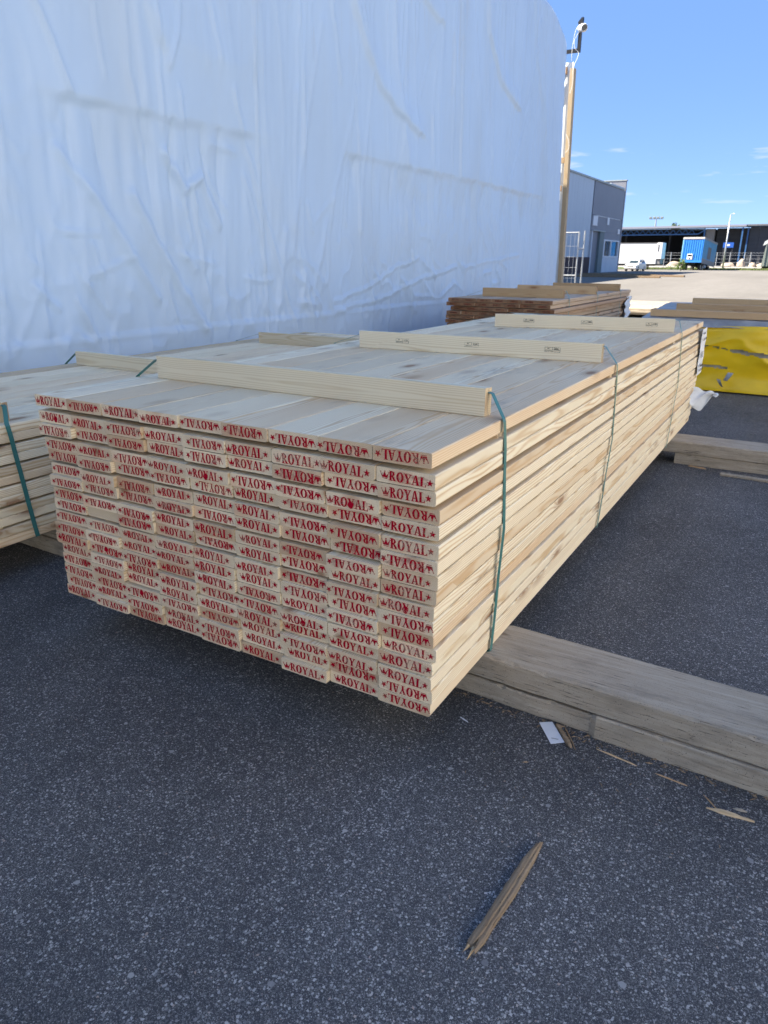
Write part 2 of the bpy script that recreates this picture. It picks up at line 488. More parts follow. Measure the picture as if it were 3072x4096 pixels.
TARP = tarp_mat()

def ink_mat(name, col, thr):
    m, nt, out = new_mat(name)
    tc = nd(nt, 'ShaderNodeTexCoord')
    oi = nd(nt, 'ShaderNodeObjectInfo')
    v = VM(nt, 'ADD', tc.outputs['Object'], nd(nt, 'ShaderNodeCombineXYZ', {0: M(nt, 'MULTIPLY', oi.outputs['Random'], 50.0)}).outputs[0])
    n = noise(nt, v, 380.0, 2.0, 0.6)
    n2 = noise(nt, v, 28.0, 2.0, 0.5)
    wr = nd(nt, 'ShaderNodeTexWhiteNoise', {'W': M(nt, 'MULTIPLY', oi.outputs['Random'], 517.0)}, noise_dimensions='1D').outputs[0]
    press = M(nt, 'MULTIPLY', M(nt, 'SUBTRACT', wr, 0.55), 0.16)          # how hard each stamp was pressed
    f = ramp(nt, M(nt, 'ADD', M(nt, 'ADD', n, press), M(nt, 'MULTIPLY', M(nt, 'SUBTRACT', n2, 0.5), 0.8)), [(thr, 0.18), (thr + 0.10, 0.96)])
    d = nd(nt, 'ShaderNodeBsdfDiffuse', {0: tuple(col) + (1,)})
    t = nd(nt, 'ShaderNodeBsdfTransparent')
    mx = nd(nt, 'ShaderNodeMixShader', {0: f})
    nt.links.new(t.outputs[0], mx.inputs[1])
    nt.links.new(d.outputs[0], mx.inputs[2])
    nt.links.new(mx.outputs[0], out.inputs[0])
    return m

INK = ink_mat('red_ink', (0.42, 0.006, 0.022), 0.31)
def bleed_mat():
    m, nt, out = new_mat('ink_bleed')
    tc = nd(nt, 'ShaderNodeTexCoord')
    oi = nd(nt, 'ShaderNodeObjectInfo')
    v = VM(nt, 'ADD', tc.outputs['Object'], nd(nt, 'ShaderNodeCombineXYZ', {0: M(nt, 'MULTIPLY', oi.outputs['Random'], 90.0)}).outputs[0])
    f = M(nt, 'MULTIPLY', ramp(nt, noise(nt, v, 34.0, 4.0, 0.7), [(0.42, 0.0), (0.70, 1.0)]), ramp(nt, oi.outputs['Random'], [(0.0, 0.12), (0.7, 0.32), (1.0, 0.75)]))
    d = nd(nt, 'ShaderNodeBsdfDiffuse', {0: (0.50, 0.07, 0.07, 1)})
    t = nd(nt, 'ShaderNodeBsdfTransparent')
    mx = nd(nt, 'ShaderNodeMixShader', {0: f})
    nt.links.new(t.outputs[0], mx.inputs[1])
    nt.links.new(d.outputs[0], mx.inputs[2])
    nt.links.new(mx.outputs[0], out.inputs[0])
    return m
BLEED = bleed_mat()
BROWNINK = ink_mat('faded_brown_ink', (0.15, 0.03, 0.02), 0.44)
BLACKINK = ink_mat('black_ink', (0.05, 0.05, 0.05), 0.36)
STRAP = simple('teal_strap', (0.045, 0.180, 0.165), 0.38, 0.15, 8, 0.5)
STRAPD = simple('pale_green_strap', (0.11, 0.23, 0.20), 0.4, 0.15, 8, 0.5)
PAPER = simple('white_paper', (0.72, 0.74, 0.76), 0.6, 0.06, 20)
FILM = simple('white_film', (0.70, 0.73, 0.75), 0.35, 0.08, 12, 0.5)
GREYFILM = simple('grey_film', (0.50, 0.475, 0.43), 0.5, 0.3, 7, 0.4)
YELLOW = simple('yellow_tarp', (0.86, 0.56, 0.010), 0.33, 0.08, 3, 0.5, bstr=0.25)
BLACK = simple('black_steel', (0.012, 0.012, 0.014), 0.45)
WHITEP = simple('white_plastic', (0.78, 0.78, 0.77), 0.35, 0.03)
LENS = simple('dark_lens', (0.01, 0.01, 0.012), 0.12, 0.02, 6, 0.6)
GALV = simple('galvanised_steel', (0.42, 0.44, 0.45), 0.42, 0.12, 12, 0.5, 0.6)
CLEAR = simple('clear_corrugated', (0.68, 0.74, 0.78), 0.25, 0.06, 8, 0.6)
FRAMEW = wood_mat('frame_timber', (0.46, 0.37, 0.245), (0.36, 0.265, 0.16), (0.46, 0.28, 0.14), (0.48, 0.33, 0.18), redamt=0.3)
CLAD_L = simple('pale_cladding', (0.46, 0.52, 0.57), 0.5, 0.05, 0.5, stretch=(1, 3, 0.2))
CLAD_D = simple('grey_cladding', (0.205, 0.215, 0.245), 0.55, 0.06, 0.6)
PLINTHB = simple('brown_plinth', (0.075, 0.045, 0.045), 0.8, 0.2, 2)
PLINTHW = simple('white_render', (0.62, 0.64, 0.66), 0.8, 0.08, 1)
TRIM = simple('white_trim', (0.72, 0.73, 0.74), 0.5, 0.04)
EDGEM = simple('roof_edge', (0.33, 0.37, 0.36), 0.5, 0.06)
JAMB = simple('green_grey_jamb', (0.16, 0.20, 0.20), 0.7, 0.1)
GLASS = simple('window_glass', (0.03, 0.045, 0.05), 0.08, 0.1, 2, 0.7)
SHEDD = simple('dark_shed', (0.030, 0.031, 0.034), 0.8, 0.25, 0.5)
SHEDG = simple('grey_shed_wall', (0.055, 0.058, 0.066), 0.7, 0.2, 0.7, stretch=(0.2, 1, 3))
STEELB = simple('blue_steel', (0.045, 0.13, 0.30), 0.5, 0.1)
FASCIA = simple('fascia_grey', (0.27, 0.28, 0.33), 0.5, 0.06)
ROOFD = simple('roof_sheet', (0.16, 0.155, 0.16), 0.7, 0.1)
BEIGE = simple('beige_panel', (0.20, 0.185, 0.17), 0.8, 0.1)
TRBLUE = simple('trailer_blue', (0.03, 0.20, 0.56), 0.45, 0.10, 1.5)
TRTEAL = simple('trailer_side_blue', (0.05, 0.27, 0.46), 0.5, 0.14, 1.2)
TRWHITE = simple('trailer_white', (0.62, 0.64, 0.65), 0.45, 0.05, 0.8)
TRGREY = simple('trailer_grey', (0.25, 0.25, 0.25), 0.6, 0.15)
RUBBER = simple('rubber', (0.012, 0.012, 0.012), 0.8)
CARW = simple('car_paint', (0.74, 0.75, 0.74), 0.18, 0.02, 1, 0.6)
ROCK = simple('boulder', (0.42, 0.345, 0.27), 0.9, 0.25, 1.5, bstr=0.6)
GRASSM = simple('verge_grass', (0.085, 0.11, 0.028), 0.9, 0.5, 1.2)
LEAF = simple('bush_leaf', (0.16, 0.24, 0.035), 0.6, 0.4, 3)
LEAFD = simple('tree_leaf', (0.05, 0.085, 0.03), 0.7, 0.4, 1)
BARK = simple('bark', (0.09, 0.065, 0.045), 0.9, 0.3)
KERB = simple('far_pavement', (0.30, 0.285, 0.26), 0.9, 0.1, 0.4)
SPLINT = wood_mat('splinter_wood', (0.62, 0.46, 0.27), (0.44, 0.28, 0.13), (0.5, 0.3, 0.15), (0.6, 0.45, 0.27))
SIGNB = simple('sign_blue', (0.02, 0.10, 0.42), 0.5, 0.05)
CONTG = simple('container_grey_green', (0.22, 0.25, 0.235), 0.6, 0.12, 1)

# ------------------------------------------------------------------ ground
def ground_z(y):
    def ss(a, b, v):
        t = min(1, max(0, (v - a) / (b - a)))
        return t * t * (3 - 2 * t)
    return 0.1585 * ss(24, 66, y) + 0.39 * ss(127, 142, y)

YS = [-300, -20, 0, 10, 16] + list(range(20, 150, 3)) + [180, 260, 600, 2500]
def sheet(x0, x1, ys, dz):
    mb = MB()
    for y in ys:
        z = ground_z(y) + dz
        mb.v += [(x0, y, z), (x1, y, z)]
    mb.f = [(2 * i, 2 * i + 1, 2 * i + 3, 2 * i + 2) for i in range(len(ys) - 1)]
    return mb
structure('ground', sheet(-1500, 1500, YS, 0.0), ASPHALT)
# pale concrete yard, its near edge a little uneven
mb = MB()
ys = [17.0] + [y for y in YS if 19.5 < y < 127] + [127]
nx = 60
for j, y in enumerate(ys):
    for i in range(nx + 1):
        x = -60 + 110 * i / nx
        yy = y + (0.5 * math.sin(i * 1.9) + 0.35 * math.sin(i * 4.3) if j == 0 else 0)
        mb.v.append((x, yy, ground_z(yy) + 0.004))
for j in range(len(ys) - 1):
    for i in range(nx):
        a = j * (nx + 1) + i
        mb.f.append((a, a + 1, a + nx + 2, a + nx + 1))
structure('yard', mb, YARD)
# the same concrete on the open side of the stacks, beyond the bearers
mb = MB()
ysr = [-60, -30, -12, -6, -2, 1, 4, 7, 10, 13, 16, 19]
for j, y in enumerate(ysr):
    for x in (2.6 + .15 * math.sin(j * 2.3), 12, 50):
        mb.v.append((x, y, 0.004 if y < 19 else 0.0035))
for j in range(len(ysr) - 1):
    for i in range(2):
        a = j * 3 + i
        mb.f.append((a, a + 1, a + 4, a + 3))
structure('yard_apron', mb, YARD)
structure('grass_verge', sheet(-90, 70, [127] + [130, 133, 135.5], 0.008), GRASSM)
structure('far_pavement', sheet(-90, 70, [135.5, 138, 141, 144], 0.010), KERB)

# tufts of grass along the verge
def tufts():
    mb = MB()
    r = random.Random(5)
    for _ in range(1500):
        x = r.uniform(-26, -4)
        y = r.uniform(126.8, 134)
        z = ground_z(y)
        h = r.uniform(.08, .32)
        a = r.uniform(0, 6.28)
        w = r.uniform(.03, .08)
        mb.add([(x - w * math.cos(a), y - w * math.sin(a), z), (x + w * math.cos(a), y + w * math.sin(a), z), (x + r.uniform(-.1, .1), y, z + h)], [(0, 1, 2)])
    return mb
o = obj('grass', tufts(), GRASSM)
o['kind'] = 'stuff'
tag(o, 'rough green grass along the far edge of the concrete yard', 'grass')

# ------------------------------------------------------------------ boards, stamps, stacks
def board_mesh(name, w, t, L, c=0.0055, seed=0):
    r = random.Random(seed)
    prof = []
    for (sx, sz) in ((-1, 0), (1, 0), (1, 1), (-1, 1)):
        cx = c * r.uniform(.5, 1.6)
        x, z = sx * w / 2, sz * t
        if (sx, sz) == (-1, 0): prof += [(x, z + cx), (x + cx * .3, z + cx * .3), (x + cx, z)]
        if (sx, sz) == (1, 0): prof += [(x - cx, z), (x - cx * .3, z + cx * .3), (x, z + cx)]
        if (sx, sz) == (1, 1): prof += [(x, z - cx), (x - cx * .3, z - cx * .3), (x - cx, z)]
        if (sx, sz) == (-1, 1): prof += [(x + cx, z), (x + cx * .3, z - cx * .3), (x, z - cx)]
    n = len(prof)
    mb = MB()
    mb.v = [(x, 0.0, z) for x, z in prof] + [(x, L, z) for x, z in prof]
    mb.f = [tuple(range(n)), tuple(reversed(range(n, 2 * n)))] + [(i, i + n, (i + 1) % n + n, (i + 1) % n) for i in range(n)]
    return mb.mesh(name)

def stamp_polys():
    """crown, R O Y A L, star: lists of polygons, cap height 1"""
    def rect(a, b, c, d): return [(a, b), (c, b), (c, d), (a, d)]
    def ringp(cx, cy, ro, ri, a0, a1, n):
        ps = []
        for i in range(n):
            t0 = math.radians(a0 + (a1 - a0) * i / n)
            t1 = math.radians(a0 + (a1 - a0) * (i + 1) / n)
            ps.append([(cx + ro[0] * math.cos(t0), cy + ro[1] * math.sin(t0)), (cx + ro[0] * math.cos(t1), cy + ro[1] * math.sin(t1)),
                       (cx + ri[0] * math.cos(t1), cy + ri[1] * math.sin(t1)), (cx + ri[0] * math.cos(t0), cy + ri[1] * math.sin(t0))])
        return ps
    R_ = [rect(.14, .06, .37, .94), rect(.0, .0, .52, .06), rect(.0, .94, .40, 1)] + ringp(.37, .73, (.42, .27), (.19, .19), 90, -90, 8) + [[(.40, .46), (.64, .48), (.98, .07), (.72, .07)], rect(.66, 0, 1.06, .07)]
    O_ = ringp(.5, .5, (.48, .53), (.21, .44), 0, 360, 16)
    Y_ = [[(.08, .94), (.34, .94), (.62, .45), (.38, .45)], [(.80, .94), (.91, .94), (.62, .45), (.54, .45)], rect(.38, .06, .62, .45), rect(-.03, .94, .44, 1), rect(.67, .94, 1.03, 1), rect(.22, 0, .78, .06)]
    A_ = [[(.42, 1), (.50, 1), (.20, .06), (.10, .06)], [(.43, 1.02), (.60, 1.02), (.94, .06), (.67, .06)], rect(.27, .27, .70, .35), rect(-.03, 0, .34, .06), rect(.57, 0, 1.05, .06)]
    L_ = [rect(.14, .06, .38, .94), rect(.0, .94, .54, 1), rect(.0, 0, .84, .06), [(.70, .06), (.84, .06), (.86, .40), (.80, .22)]]
    crown = [rect(.18, .0, .78, .09), [(.16, .17), (.80, .17), (.86, .40), (.10, .40)], [(.10, .40), (.30, .40), (-.06, .86)], [(.30, .40), (.68, .40), (.48, 1.0)], [(.68, .40), (.86, .40), (1.02, .86)], rect(.40, .98, .56, 1.06), rect(-.12, .86, .02, .96), rect(.94, .86, 1.08, .96)]
    star = []
    for k in range(5):
        a = math.radians(90 + 72 * k)
        b0, b1 = a - math.radians(36), a + math.radians(36)
        star.append([(.5, .5), (.5 + .2 * math.cos(b0), .5 + .2 * math.sin(b0)), (.5 + .52 * math.cos(a), .5 + .52 * math.sin(a)), (.5 + .2 * math.cos(b1), .5 + .2 * math.sin(b1))])
    out = []
    def put(ps, x, y, sx, sy):
        for p in ps:
            out.append([(x + u * sx, y + v * sy) for u, v in p])
    H = 0.0320
    x = -0.0900
    put(crown, x, 0.003, 0.0275, 0.024); x += 0.0275
    for L in (R_, O_, Y_, A_, L_):
        put(L, x, 0, 0.0250, H); x += 0.0262
    put(star, x - .0035, 0.004, 0.022, 0.023)
    return out

def stamp_mesh(name, seed, blot=False):
    r = random.Random(seed)
    mb = MB()
    for k, p in enumerate(stamp_polys()):
        y = -0.0005 - 0.00002 * k
        j = 0.0005
        q = [(u + r.uniform(-j, j), v + r.uniform(-j, j)) for u, v in p]
        for e_, dd in ((0, -.0006), (1, .0006)):      # the stamp spreads a little when pressed
            mb.add([(u + dd, y - .00001 * e_, v) for u, v in q], [tuple(range(len(p)))])
    if blot:
        cx, cz = r.uniform(-.03, .03), r.uniform(.01, .018)
        n = 11
        mb.add([(cx + .013 * r.uniform(.5, 1.1) * math.cos(6.283 * k / n), -0.0016, cz + .017 * r.uniform(.5, 1.1) * math.sin(6.283 * k / n)) for k in range(n)], [tuple(range(n))])
    nb = len(mb.f)
    n = 18
    mb.add([(.093 * math.cos(6.283 * k / n) * r.uniform(.86, 1.04), -.0003, .016 + .019 * math.sin(6.283 * k / n) * r.uniform(.8, 1.1)) for k in range(n)], [tuple(range(n))])
    me = mb.mesh(name)
    me.materials.append(INK)
    me.materials.append(BLEED)            # faint pink where the ink soaked into the end grain
    me.polygons[nb].material_index = 1
    return me

STAMPS = [stamp_mesh('stamp', k, k == 3) for k in range(4)]

def strap_ribbon(mb, pts, w=0.016, th=0.0012):
    """flat band through points (x, y, z), wide along y"""
    n = len(pts)
    P = [Vector(p) for p in pts]
    vs_ = []
    for i, p in enumerate(P):
        d = (P[min(i + 1, n - 1)] - P[max(i - 1, 0)]).normalized()
        nn = Vector((-d.z, 0, d.x)).normalized()
        for s, t in ((-1, 0), (1, 0), (1, 1), (-1, 1)):
            vs_.append(p + Vector((0, s * w / 2, 0)) + nn * (th * t))
    fs_ = []
    for i in range(n - 1):
        for k in range(4):
            j = (k + 1) % 4
            fs_.append((i * 4 + k, i * 4 + j, i * 4 + 4 + j, i * 4 + 4 + k))
    fs_ += [(0, 3, 2, 1), (n * 4 - 4, n * 4 - 3, n * 4 - 2, n * 4 - 1)]
    mb.add(vs_, fs_)
    return mb

BW, BT = 0.1958, 0.0462
PITCH = 0.1988

def lumber_stack(root, x_right, y_front, z0, cols, gaps, L, mat, meshes, dx=None, jit=0.006, shorten=0.0, endjit=0.01, seed=1):
    """rows counted from the top; gaps[i] is the space under row i. Returns board table and top height"""
    r = random.Random(seed)
    rows = len(gaps)
    ztop = z0 + rows * BT + sum(gaps)
    z = ztop
    table = {}
    for i in range(rows):
        z -= BT
        row_dx = dx[i] if dx else r.uniform(-.006, .006)
        for c in range(cols):
            b = link('board', meshes[r.randrange(len(meshes))], mat, root)
            xx = x_right + row_dx - (cols - 1 - c) * PITCH - PITCH / 2 + r.uniform(-.0008, .0008)
            yy = y_front + (r.uniform(-jit, jit) if not (i == 0) else r.uniform(-jit, jit) * .6)
            b.location = Vector((xx, yy, z)) - root.location
            ls = 1 - shorten * max(0, (i / (rows - 1)) - .35) + r.uniform(-endjit, endjit) / L
            b.scale = (1, ls, 1)
            table[i, c] = b
        if gaps[i] > 0.0025:
            for sy in (0.53, 2.1, 4.0):
                if sy < L - .1:
                    s = MB().box(x_right - cols * PITCH + .02, x_right - .02, y_front + sy - .02, y_front + sy + .02, z - gaps[i], z)
                    obj('spacer', s, mat, root)
        z -= gaps[i]
    return table, ztop

MAIN_MESH = [board_mesh('board', BW, BT, 5.47, seed=k) for k in range(5)]
main = top('lumber_stack', 'tall strapped stack of pale boards with red ROYAL stamps on its ends', 'lumber stack', (-0.89, 2.7, 0.19))
DX = [-.012, .001, .005, .012, .013, .018, .019, .013, .011, .005, .007, .0075, .0135, .0065, .0055, .008, .005]
GAPS = [.017, .003, .014, .002, .012, .002, .011, .002, .008, .002, .002, .005, .002, .005, .002, .002, 0]
GAPS[-1] = 0.0
bt, ZT = lumber_stack(main, 0.0, 0.0, 0.19, 9, GAPS, 5.47, PINE, MAIN_MESH, DX, jit=0.011, shorten=0.05, endjit=0.03, seed=4)
FLIP = ['nfnnfffff', 'nnfnfnnnn', 'fffnfnffn', 'fnfnnffnf', 'fffffnffn', 'fnfnnnffn', 'fffnfnfff', 'fffnnnffn', 'fbfnfnfnn',
        'ffnnnnffn', 'ffnnnnfff', 'nffnnfnff', 'nfnnffnfn', 'fnnnnnnnn', 'fffffnfnn', 'fnfnfnnff', 'nffnfnnnf']
BLOT = {(1, 0), (3, 7), (3, 4), (11, 1), (12, 6), (15, 3), (9, 8), (14, 2)}
r = random.Random(21)
for (i, c), b in bt.items():
    k = FLIP[i][c]
    if k == 'b':
        continue
    s = link('stamp', STAMPS[3 if (i, c) in BLOT else r.randrange(3)], None, b)
    s.location = (r.uniform(-.008, .010), 0, .0085 + r.uniform(-.004, .003))
    s.rotation_euler = (0, r.uniform(-.03, .03), 0)
    s.scale = (r.uniform(.93, 1.05), 1, r.uniform(.90, 1.06))
    if k == 'f':
        s.location = (r.uniform(-.010, .008), 0, .0365 + r.uniform(-.003, .004))
        s.rotation_euler = (0, math.pi + r.uniform(-.02, .02), 0)

def box_stamp(w=0.085, h=0.026):
    """small framed quality mark on the battens: outline, divider, rows of tiny characters, wheat-like sign"""
    mb = MB()
    t = 0.0016
    rects = [(0, 0, w, t), (0, h - t, w, h), (0, t, t, h - t), (w - t, t, w, h - t), (w * .5, t, w * .5 + t, h - t), (w * .5 + t, h * .38, w - t, h * .38 + t)]
    for k in range(7):
        rects.append((.004 + k * .0052, .005, .004 + k * .0052 + .0032, .0105))
    for k in range(2):
        rects.append((.015 + k * .006, .016, .015 + k * .006 + .004, .0215))
    for k in range(5):
        rects.append((w * .62 + k * .0052, .0125, w * .62 + k * .0052 + .0034, .021))
    for k, (a, b, c, d) in enumerate(rects):
        y = -0.0006 - .00002 * k
        mb.add([(a - w / 2, y, b - h / 2), (c - w / 2, y, b - h / 2), (c - w / 2, y, d - h / 2), (a - w / 2, y, d - h / 2)], [(0, 1, 2, 3)])
    me = mb.mesh('quality_stamp')
    me.materials.append(BLACKINK)
    return me
QST = box_stamp()

def batten(root, xl, xr, yl, yr, z, h=0.1, th=0.026, stamps=(), mat=None):
    """a doubled lath on edge, lying across the stack from (xl, yl) to (xr, yr)"""
    L = math.hypot(xr - xl, yr - yl)
    a = math.atan2(yr - yl, xr - xl)
    mat = mat or BATTEN
    first = None
    for k, (dy, hh, dl) in enumerate(((0, h, 0.0), (th + .004, h - .003, 0.03))):
        me = board_mesh('batten', th, hh, L - dl, c=0.0022, seed=40 + k)      # grain along local Y
        b = link('batten', me, mat, root)
        b.rotation_euler = (0, 0, a - math.pi / 2)
        off = Vector((-math.sin(a), math.cos(a), 0)) * (dy + th / 2)
        b.location = Vector((xl, yl, z + .0005)) + off + Vector((math.cos(a), math.sin(a), 0)) * dl - root.location
        first = first or b
    for s in stamps:
        q = link('stamp', QST, None, first)
        q.rotation_euler = (0, 0, math.pi / 2)
        q.location = (th / 2 + 0.0002, L * s, h * .55)
    return first

def strap(root, y, xl, xr, zt, zb, bxl, bxr, bz, mat, ybot=None, w=0.024, bulge=True):
    mb = MB()
    ybot = y if ybot is None else ybot
    def yy(z): return y + (ybot - y) * (zt - z) / (zt - zb)
    n = 9
    ysag = 0.03
    pts = [(bxl, y + ysag, bz), (bxr, y + ysag, bz)]
    right = [(bxr + .02, y + ysag, bz - .006), (xr - .008 if bulge else xr + .003, y, zt + .003), (xr - .004 if bulge else xr + .008, y, zt - .008)]
    hull = lambda f: .009 if not bulge else (.026 * f / .42 - .002) if f < .42 else (.024 - .012 * (f - .42) / .58)
    right += [(xr + hull(k / n) + .001 * math.sin(k * 1.9), yy(zt - (zt - zb) * k / n), zt - (zt - zb) * k / n) for k in range(1, n)]
    right += [(xr + .012, yy(zb), zb + .004), (xr - .01, yy(zb), zb - .0035)]
    left = [(bxl - .02, y + ysag, bz - .006), (xl - .004, y, zt + .004), (xl - .016, y, zt - .016)]
    left += [(xl - .022, yy(zt - (zt - zb) * k / n), zt - (zt - zb) * k / n) for k in range(1, n)]
    left += [(xl - .012, yy(zb), zb + .004), (xl + .01, yy(zb), zb - .0035)]
    strap_ribbon(mb, list(reversed(left)) + pts + right, w)
    return obj('strap', mb, mat, root)

XL = -9 * PITCH
batten(main, -1.68, -0.08, 0.545, 0.530, ZT)
batten(main, -1.55, -0.092, 2.06, 2.15, ZT, stamps=(.20, .50, .82))
batten(main, -1.40, -0.055, 3.90, 4.16, ZT, stamps=(.20, .53, .88))
strap(main, 0.53, XL, 0.0, ZT, 0.19, -1.68, -0.085, ZT + .085, STRAP, ybot=.49)
strap(main, 2.15, XL, 0.0, ZT, 0.19, -1.55, -0.10, ZT + .088, STRAPD, ybot=2.02)
strap(main, 4.22, XL, 0.0, ZT, 0.19, -1.40, -0.06, ZT + .088, STRAPD, ybot=4.1)

# paper label stapled round the far end and a torn sheet of film
def label_sheet():
    me_v = np.zeros((8, 22, 3))
    for i in range(8):
        for j in range(22):
            y = 5.13 + .30 * i / 7
            z = .62 + .40 * j / 21
            me_v[i, j] = (.030 + .002 * math.sin(j * .7 + i * .4), y + .008 * math.sin(j * .9), z)
    return me_v
lab = link('paper_label', grid_mesh('paper_label', label_sheet() - np.array(main.location)), PAPER, main)
mb = MB()
k = 0
for z, rows in ((.985, ((5.16, 5.25),)), (.93, ((5.17, 5.22), (5.24, 5.27), (5.30, 5.38))), (.80, tuple((5.17 + q * .02, 5.18 + q * .02) for q in range(6))), (.70, ((5.18, 5.38),)), (.66, ((5.20, 5.26), (5.29, 5.37)))):
    for a, b in rows:
        h = .055 if z == .80 else .018
        mb.add([(.0425, a, z - h / 2), (.0425, b, z - h / 2), (.0425, b, z + h / 2), (.0425, a, z + h / 2)], [(0, 1, 2, 3)])
mb.v = [(x - lab.parent.location.x, y - lab.parent.location.y, z - lab.parent.location.z) for x, y, z in mb.v]
link('print', mb.mesh('print'), BLACKINK, lab)
V = np.zeros((16, 14, 3))
for i in range(16):
    for j in range(14):
        s, t = i / 15, j / 13
        V[i, j] = (.015 + .20 * s + .012 * math.sin(t * 8 + s * 2), 5.12 + .10 * s + .02 * math.sin(t * 6 + s * 5),
                   .52 - .05 * s - .20 * t * (.55 + .45 * math.sin(s * 4.2 + .6)) + .012 * math.sin(s * 11 + t * 6))
link('torn_film', grid_mesh('torn_film', V - np.array(main.location)), FILM, main)

# left stack
LEFT_MESH = [board_mesh('board', BW, BT, 5.3, seed=60 + k) for k in range(4)]
left = top('lumber_stack', 'lower stack of pale boards between the tall stamped stack and white tarp', 'lumber stack', (-3.3, 2.4, 0.19))
LG = [.001, .011, .001, .011, .001, .010, .001, .011, .001, .010, .001, 0]
lt_, LZT = lumber_stack(left, -2.505, -0.35, 0.19, 8, LG, 5.3, PINE, LEFT_MESH, [0] * 12, jit=.01, seed=9)
LXL = -2.505 - 8 * PITCH
batten(left, -4.0, -2.56, .31, .30, LZT)
batten(left, -3.99, -2.6, 1.86, 1.84, LZT)
batten(left, -3.80, -2.6, 3.80, 3.84, LZT)
strap(left, .30, LXL, -2.505, LZT, .19, -4.0, -2.565, LZT + .088, STRAP, ybot=.36, bulge=False)
strap(left, 1.85, LXL, -2.505, LZT, .19, -3.99, -2.61, LZT + .088, STRAP, bulge=False)
strap(left, 3.82, LXL, -2.505, LZT, .19, -3.80, -2.61, LZT + .088, STRAP, bulge=False)

# brown-ended stack beyond the far end
BR_MESH = [board_mesh('board', BW, BT, 4.25, seed=80 + k) for k in range(4)]
brown = top('lumber_stack', 'stack of boards with dark red-brown ends beside white tarp wall', 'lumber stack', (-2.6, 9.1, 0.1))
BG = [.005, .008, .009, .005, .009, .006, .009, .006, .008, .006, .008, .006, .008, .006, .006, .006, .006, 0]
br_, BZT = lumber_stack(brown, -1.905, 7.0, 1.115 - 18 * BT - sum(BG), 7, BG, 4.25, BROWN, BR_MESH,
                        [.0, -.02, .03, -.01, -.03, -.03, -.01, -.03, .0, .01, 0, -.01, .02, 0, 0, 0, 0, 0], jit=.02, endjit=.06, seed=14)
def mark_mesh():
    """blurred red mark: one bar with upright strokes growing out of it"""
    top_ = [(-.052, .026)]
    for k in range(5):
        x = -.048 + k * .020
        top_ += [(x, .026), (x + .001, .037), (x + .011, .036), (x + .012, .026)]
    top_.append((.052, .026))
    bot = []
    for k in range(5):
        x = .048 - k * .020
        bot += [(x, .021), (x - .001, .011), (x - .010, .012), (x - .012, .021)]
    poly = top_ + [(.052, .021)] + bot + [(-.052, .021)]
    me = MB().add([(u, -.0008, v) for u, v in poly], [tuple(range(len(poly)))]).mesh('stamp')
    me.materials.append(BROWNINK)
    return me
MK = mark_mesh()
for (i, c), b in br_.items():
    if i < 9:
        s = link('stamp', MK, None, b)
batten(brown, -3.08, -1.98, 7.62, 7.62, BZT, h=.11, th=.04, mat=TAN)
batten(brown, -3.1, -1.92, 9.0, 9.0, BZT, h=.11, th=.04, mat=TAN)
batten(brown, -3.0, -1.92, 10.4, 10.4, BZT, h=.11, th=.04, mat=TAN)
for y in (7.64, 9.02, 10.42):
    strap(brown, y, -1.905 - 7 * PITCH, -1.90, BZT, .14, -3.05, -1.97, BZT + .09, STRAPD, bulge=False)
V = np.zeros((8, 26, 3))
for i in range(8):
    for j in range(26):
        V[i, j] = (-1.87 + .02 * math.sin(j * 1.7 + i), 10.75 + .34 * i / 7 + .03 * math.sin(j * 1.1), 1.02 - .85 * j / 25)
link('torn_film', grid_mesh('torn_film', V - np.array(brown.location)), FILM, brown)

# ------------------------------------------------------------------ bearers on the asphalt
def timber(name, x0, x1, y0, y1, z0, z1, mat, seed, rough=.004, broken=None, skew=0.0, n=330):
    """rough squared timber along x; broken=(xa, xb) has a rotted, split front edge there"""
    r = random.Random(seed)
    mb = MB()
    c = .006
    xs_ = np.linspace(x0, x1, n + 1)
    W_ = [(fbm(xs_ * 7.0, xs_ * 0 + 3 * q, seed * 17 + q, 3) - .5) * 2 * rough for q in range(6)]      # slow waver of each edge
    nick = [np.clip(vnoise(xs_ * 26.0, xs_ * 0 + q, seed * 31 + q) - .80, 0, 1) * .05 for q in range(2)]   # chipped arrises
    for i in range(n + 1):
        x = float(xs_[i])
        sk = skew * (i / n)
        fy = y0 + sk
        zb, zt = z0, z1
        if broken and broken[0] < x < broken[1]:
            k = max(0, min(1, (x - broken[0]) / .03, (broken[1] - x) / .012))
            fy += k * (.020 + .10 * float(nick[1][i]) + 2.0 * float(W_[5][i]))
            zt -= k * (.012 + abs(float(W_[4][i])))
        by = y1 + sk
        w0, w1, w2, w3, w4, w5 = [float(q[i]) for q in W_]
        k0, k1 = float(nick[0][i]), float(nick[1][i])
        prof = [(fy + abs(w0), zb), (by - abs(w1), zb), (by, zb + c), (by + w2, zt - c - k1), (by - c - k1, zt),
                (fy + c + k0, zt), (fy + w3 * .6, zt - c - k0), (fy + w4 * .5, zb + c)]
        mb.v += [(x, a, b) for a, b in prof]
    for i in range(n):
        for k in range(8):
            a = i * 8 + k
            b = i * 8 + (k + 1) % 8
            mb.f.append((a, a + 8, b + 8, b))
    mb.f.append(tuple(range(8)))
    mb.f.append(tuple(reversed(range(n * 8, n * 8 + 8))))
    return obj(name, mb, mat)

